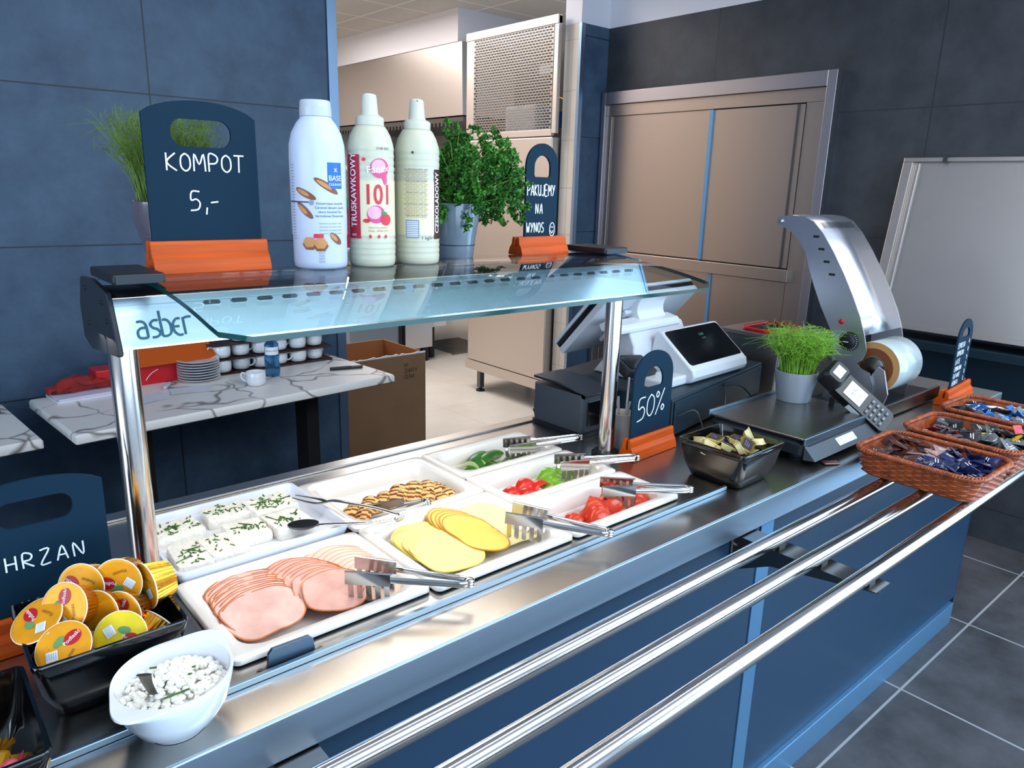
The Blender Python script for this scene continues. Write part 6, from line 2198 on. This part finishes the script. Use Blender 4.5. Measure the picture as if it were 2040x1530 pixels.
make_cup('single white cup standing in front on the marble table, handle left', 1.143, 2.945, TZ, 2.45, None)
proto = None
k = 0
ordn = ('far left', 'second from the left', 'third from the left', 'third from the right', 'second from the right', 'far right')
for lev in range(3):
    for i, x in enumerate((1.105, 1.195, 1.285, 1.375, 1.465, 1.555)):
        if lev == 2 and i < 1:
            continue
        z = TZ + 0.0045 + lev * 0.0645
        rz = (2.6, -0.6, 0.3, -0.5, 1.2, 0.4)[i] + lev * 0.7
        lab = 'white cup in the %s row of the stack, %s' % (('bottom', 'middle', 'top')[lev], ordn[i])
        p = (x, 3.225 + 0.012 * (i % 2) + 0.02 * (i / 5), z)
        if proto is None:
            proto = make_cup(lab, p[0], p[1], p[2], rz)
        else:
            dup(proto, p, (0, 0, rz), lab, 'white cups stacked by the wall')
for lev in range(3):
    t = thing('cup_tray', ('dark tray under the bottom row of cups', 'dark tray between the bottom and middle rows of cups', 'dark tray between the middle and top rows of cups')[lev], 'tray', (1.335, 3.243, TZ + lev * 0.0645 - (0.0 if lev == 0 else 0.0018)), (0, 0, 0.035), 'dark trays in the cup stack')
    MB().loops([rl(0.285, 0.058, 0.01, 0.0), rl(0.288, 0.061, 0.012, 0.005), rl(0.285, 0.058, 0.01, 0.005), rl(0.283, 0.056, 0.01, 0.0035)]).obj('tray_body', 'choco', t, smooth=0)
t = thing('water_bottle', 'small clear blue water bottle on the marble table', 'bottle', (1.262, 3.055, TZ))
n = 32
ls = []
for i in range(41):
    u = i / 40
    z = 0.16 * u
    base = 0.031 if u < 0.62 else 0.031 - 0.0015 * math.sin((u - 0.62) * 8)
    if u < 0.03:
        base = 0.027 + 0.13 * u
    if u > 0.86:
        base = 0.031 - 0.018 * ((u - 0.86) / 0.14) ** 1.3
    ls.append([((base + 0.0016 * math.sin(3 * a_ + 14 * u) * (0.1 < u < 0.6)) * math.cos(a_), (base + 0.0016 * math.sin(3 * a_ + 14 * u) * (0.1 < u < 0.6)) * math.sin(a_), z) for a_ in [2 * PI * j / n for j in range(n)]])
MB().loops(ls).obj('body', 'water_blue', t, smooth=60)
MB().lathe([(0.0150, 0.1605), (0.0150, 0.174), (0.012, 0.176)], 24).obj('cap', 'print_blue', t)
d = MB()
P = cyl(0.0318, math.atan2(-3.05, -1.26), 0)
patch(d, -0.032, 0.032, 0.098, 0.132, P, 12, 2, 0)
put_text(d, 'Zywiec Zdroj', 0.0095, lambda u, v: cyl(0.0318, math.atan2(-3.05, -1.26), 0, 0.001)(u, 0.113 + v), mi=1)
d.obj('label', ['label_white', 'print_navy'], t, smooth=60)
t = thing('marker_pen', 'black marker lying at the right end of the marble table', 'pen', (1.575, 2.975, TZ + 0.0085), (0, PI / 2, math.radians(-14)))
MB().lathe([(0.004, -0.075), (0.0078, -0.073), (0.0082, -0.01), (0.0082, 0.02)], 20).obj('barrel', 'black_plastic', t, smooth=40)
MB().lathe([(0.0084, 0.021), (0.0086, 0.07), (0.007, 0.075)], 20).obj('cap', 'black_gloss', t, smooth=40)
t = thing('red_binder', 'red binder box lying against the wall on the marble table', 'binder', (0.80, 3.245, TZ), (0, 0, 0.05))
MB().box(-0.20, 0.20, -0.05, 0.05, 0, 0.083).obj('cover', 'red_plastic', t, smooth=0, bevel=0.004)
MB().tube(catmull([(-0.02, -0.053, 0.02), (0.0, -0.056, 0.045), (0.03, -0.054, 0.06)], 5), 0.0014, 6).obj('band', 'print_white', t)
t = thing('orange_folder', 'orange folder leaning on the red binder', 'folder', (0.90, 3.235, TZ + 0.0845), (0.0, 0.0, 0.06))
MB().prism([(-0.075, 0.0), (0.06, 0.085), (0.063, 0.082), (-0.072, -0.0035 + 0.0036)], 'x', -0.17, 0.165).obj('cover', 'orange_card', t, smooth=0)
t = thing('booklet', 'white booklet at the left end of the marble table', 'booklet', (0.545, 3.165, TZ), (0, 0, 0.10))
MB().box(-0.105, 0.095, -0.07, 0.075, 0.0, 0.008).obj('pages', 'paper', t, smooth=0)
MB().box(-0.10, 0.10, -0.068, 0.078, 0.0085, 0.016).obj('cover', 'paper_lilac', t, smooth=0, rot=(0, 0, 0.02))
t = thing('red_bag', 'crumpled transparent red bag on the white booklet', 'bag', (0.545, 3.190, TZ + 0.0172), (0, 0, 0.1))
r = random.Random(4)
ls = []
for i in range(9):
    u = i / 8
    row = []
    for j in range(16):
        a = 2 * PI * j / 16
        row.append(((u - 0.5) * 0.23, 0.05 * math.cos(a) * (0.5 + 0.5 * math.sin(PI * u)) + 0.008 * r.gauss(0, 1) * (u > 0), max(0.0, 0.028 * (1 + math.sin(a)) * (0.4 + 0.6 * math.sin(PI * u)) + 0.006 * r.gauss(0, 1))))
    ls.append(row)
MB().loops(ls).obj('film', 'red_film', t, smooth=20)
for k, (x, y, a, w, h, lab) in enumerate(((0.735, 2.975, 0.3, 0.15, 0.105, 'printed paper sheet on the marble table left of the gantry post'), (0.90, 3.015, -0.2, 0.15, 0.105, 'plain paper sheet on the marble table right of the gantry post'))):
    t = thing('paper_sheet', lab, 'paper', (x, y, TZ), (0, 0, a), 'loose papers on the marble table')
    MB().add([(-w / 2 + w * i / 6, -h / 2 + h * j / 4, 0.001 + 0.001 * math.sin(i + j)) for j in range(5) for i in range(7)], [(j * 7 + i, j * 7 + i + 1, (j + 1) * 7 + i + 1, (j + 1) * 7 + i) for j in range(4) for i in range(6)]).obj('sheet', 'paper', t, smooth=40)
t = thing('white_marker', 'white marker pen lying before the red binder', 'pen', (0.838, 3.105, TZ + 0.0085), (0, PI / 2, math.radians(-120)))
MB().lathe([(0.0085, -0.03), (0.0085, 0.03), (0.006, 0.035)], 20).obj('barrel', 'white_plastic', t, smooth=40)
MB().tube([(0, 0, -0.03), (0, 0, -0.05)], 0.005, 12).obj('tip', 'print_grey', t)
t = thing('glass_jar', 'small glass jar at the left picture edge on the far table', 'jar', (0.235, 3.09, TZ))
MB().lathe([(0.03, 0.0), (0.036, 0.002), (0.037, 0.075), (0.033, 0.085), (0.031, 0.085), (0.034, 0.074), (0.033, 0.005)], 32).obj('jar_body', 'glass_sheet', t, smooth=50)
MB().lathe([(0.034, 0.0855), (0.034, 0.10), (0.03, 0.102)], 28).obj('lid', 'steel_dark', t, smooth=40)
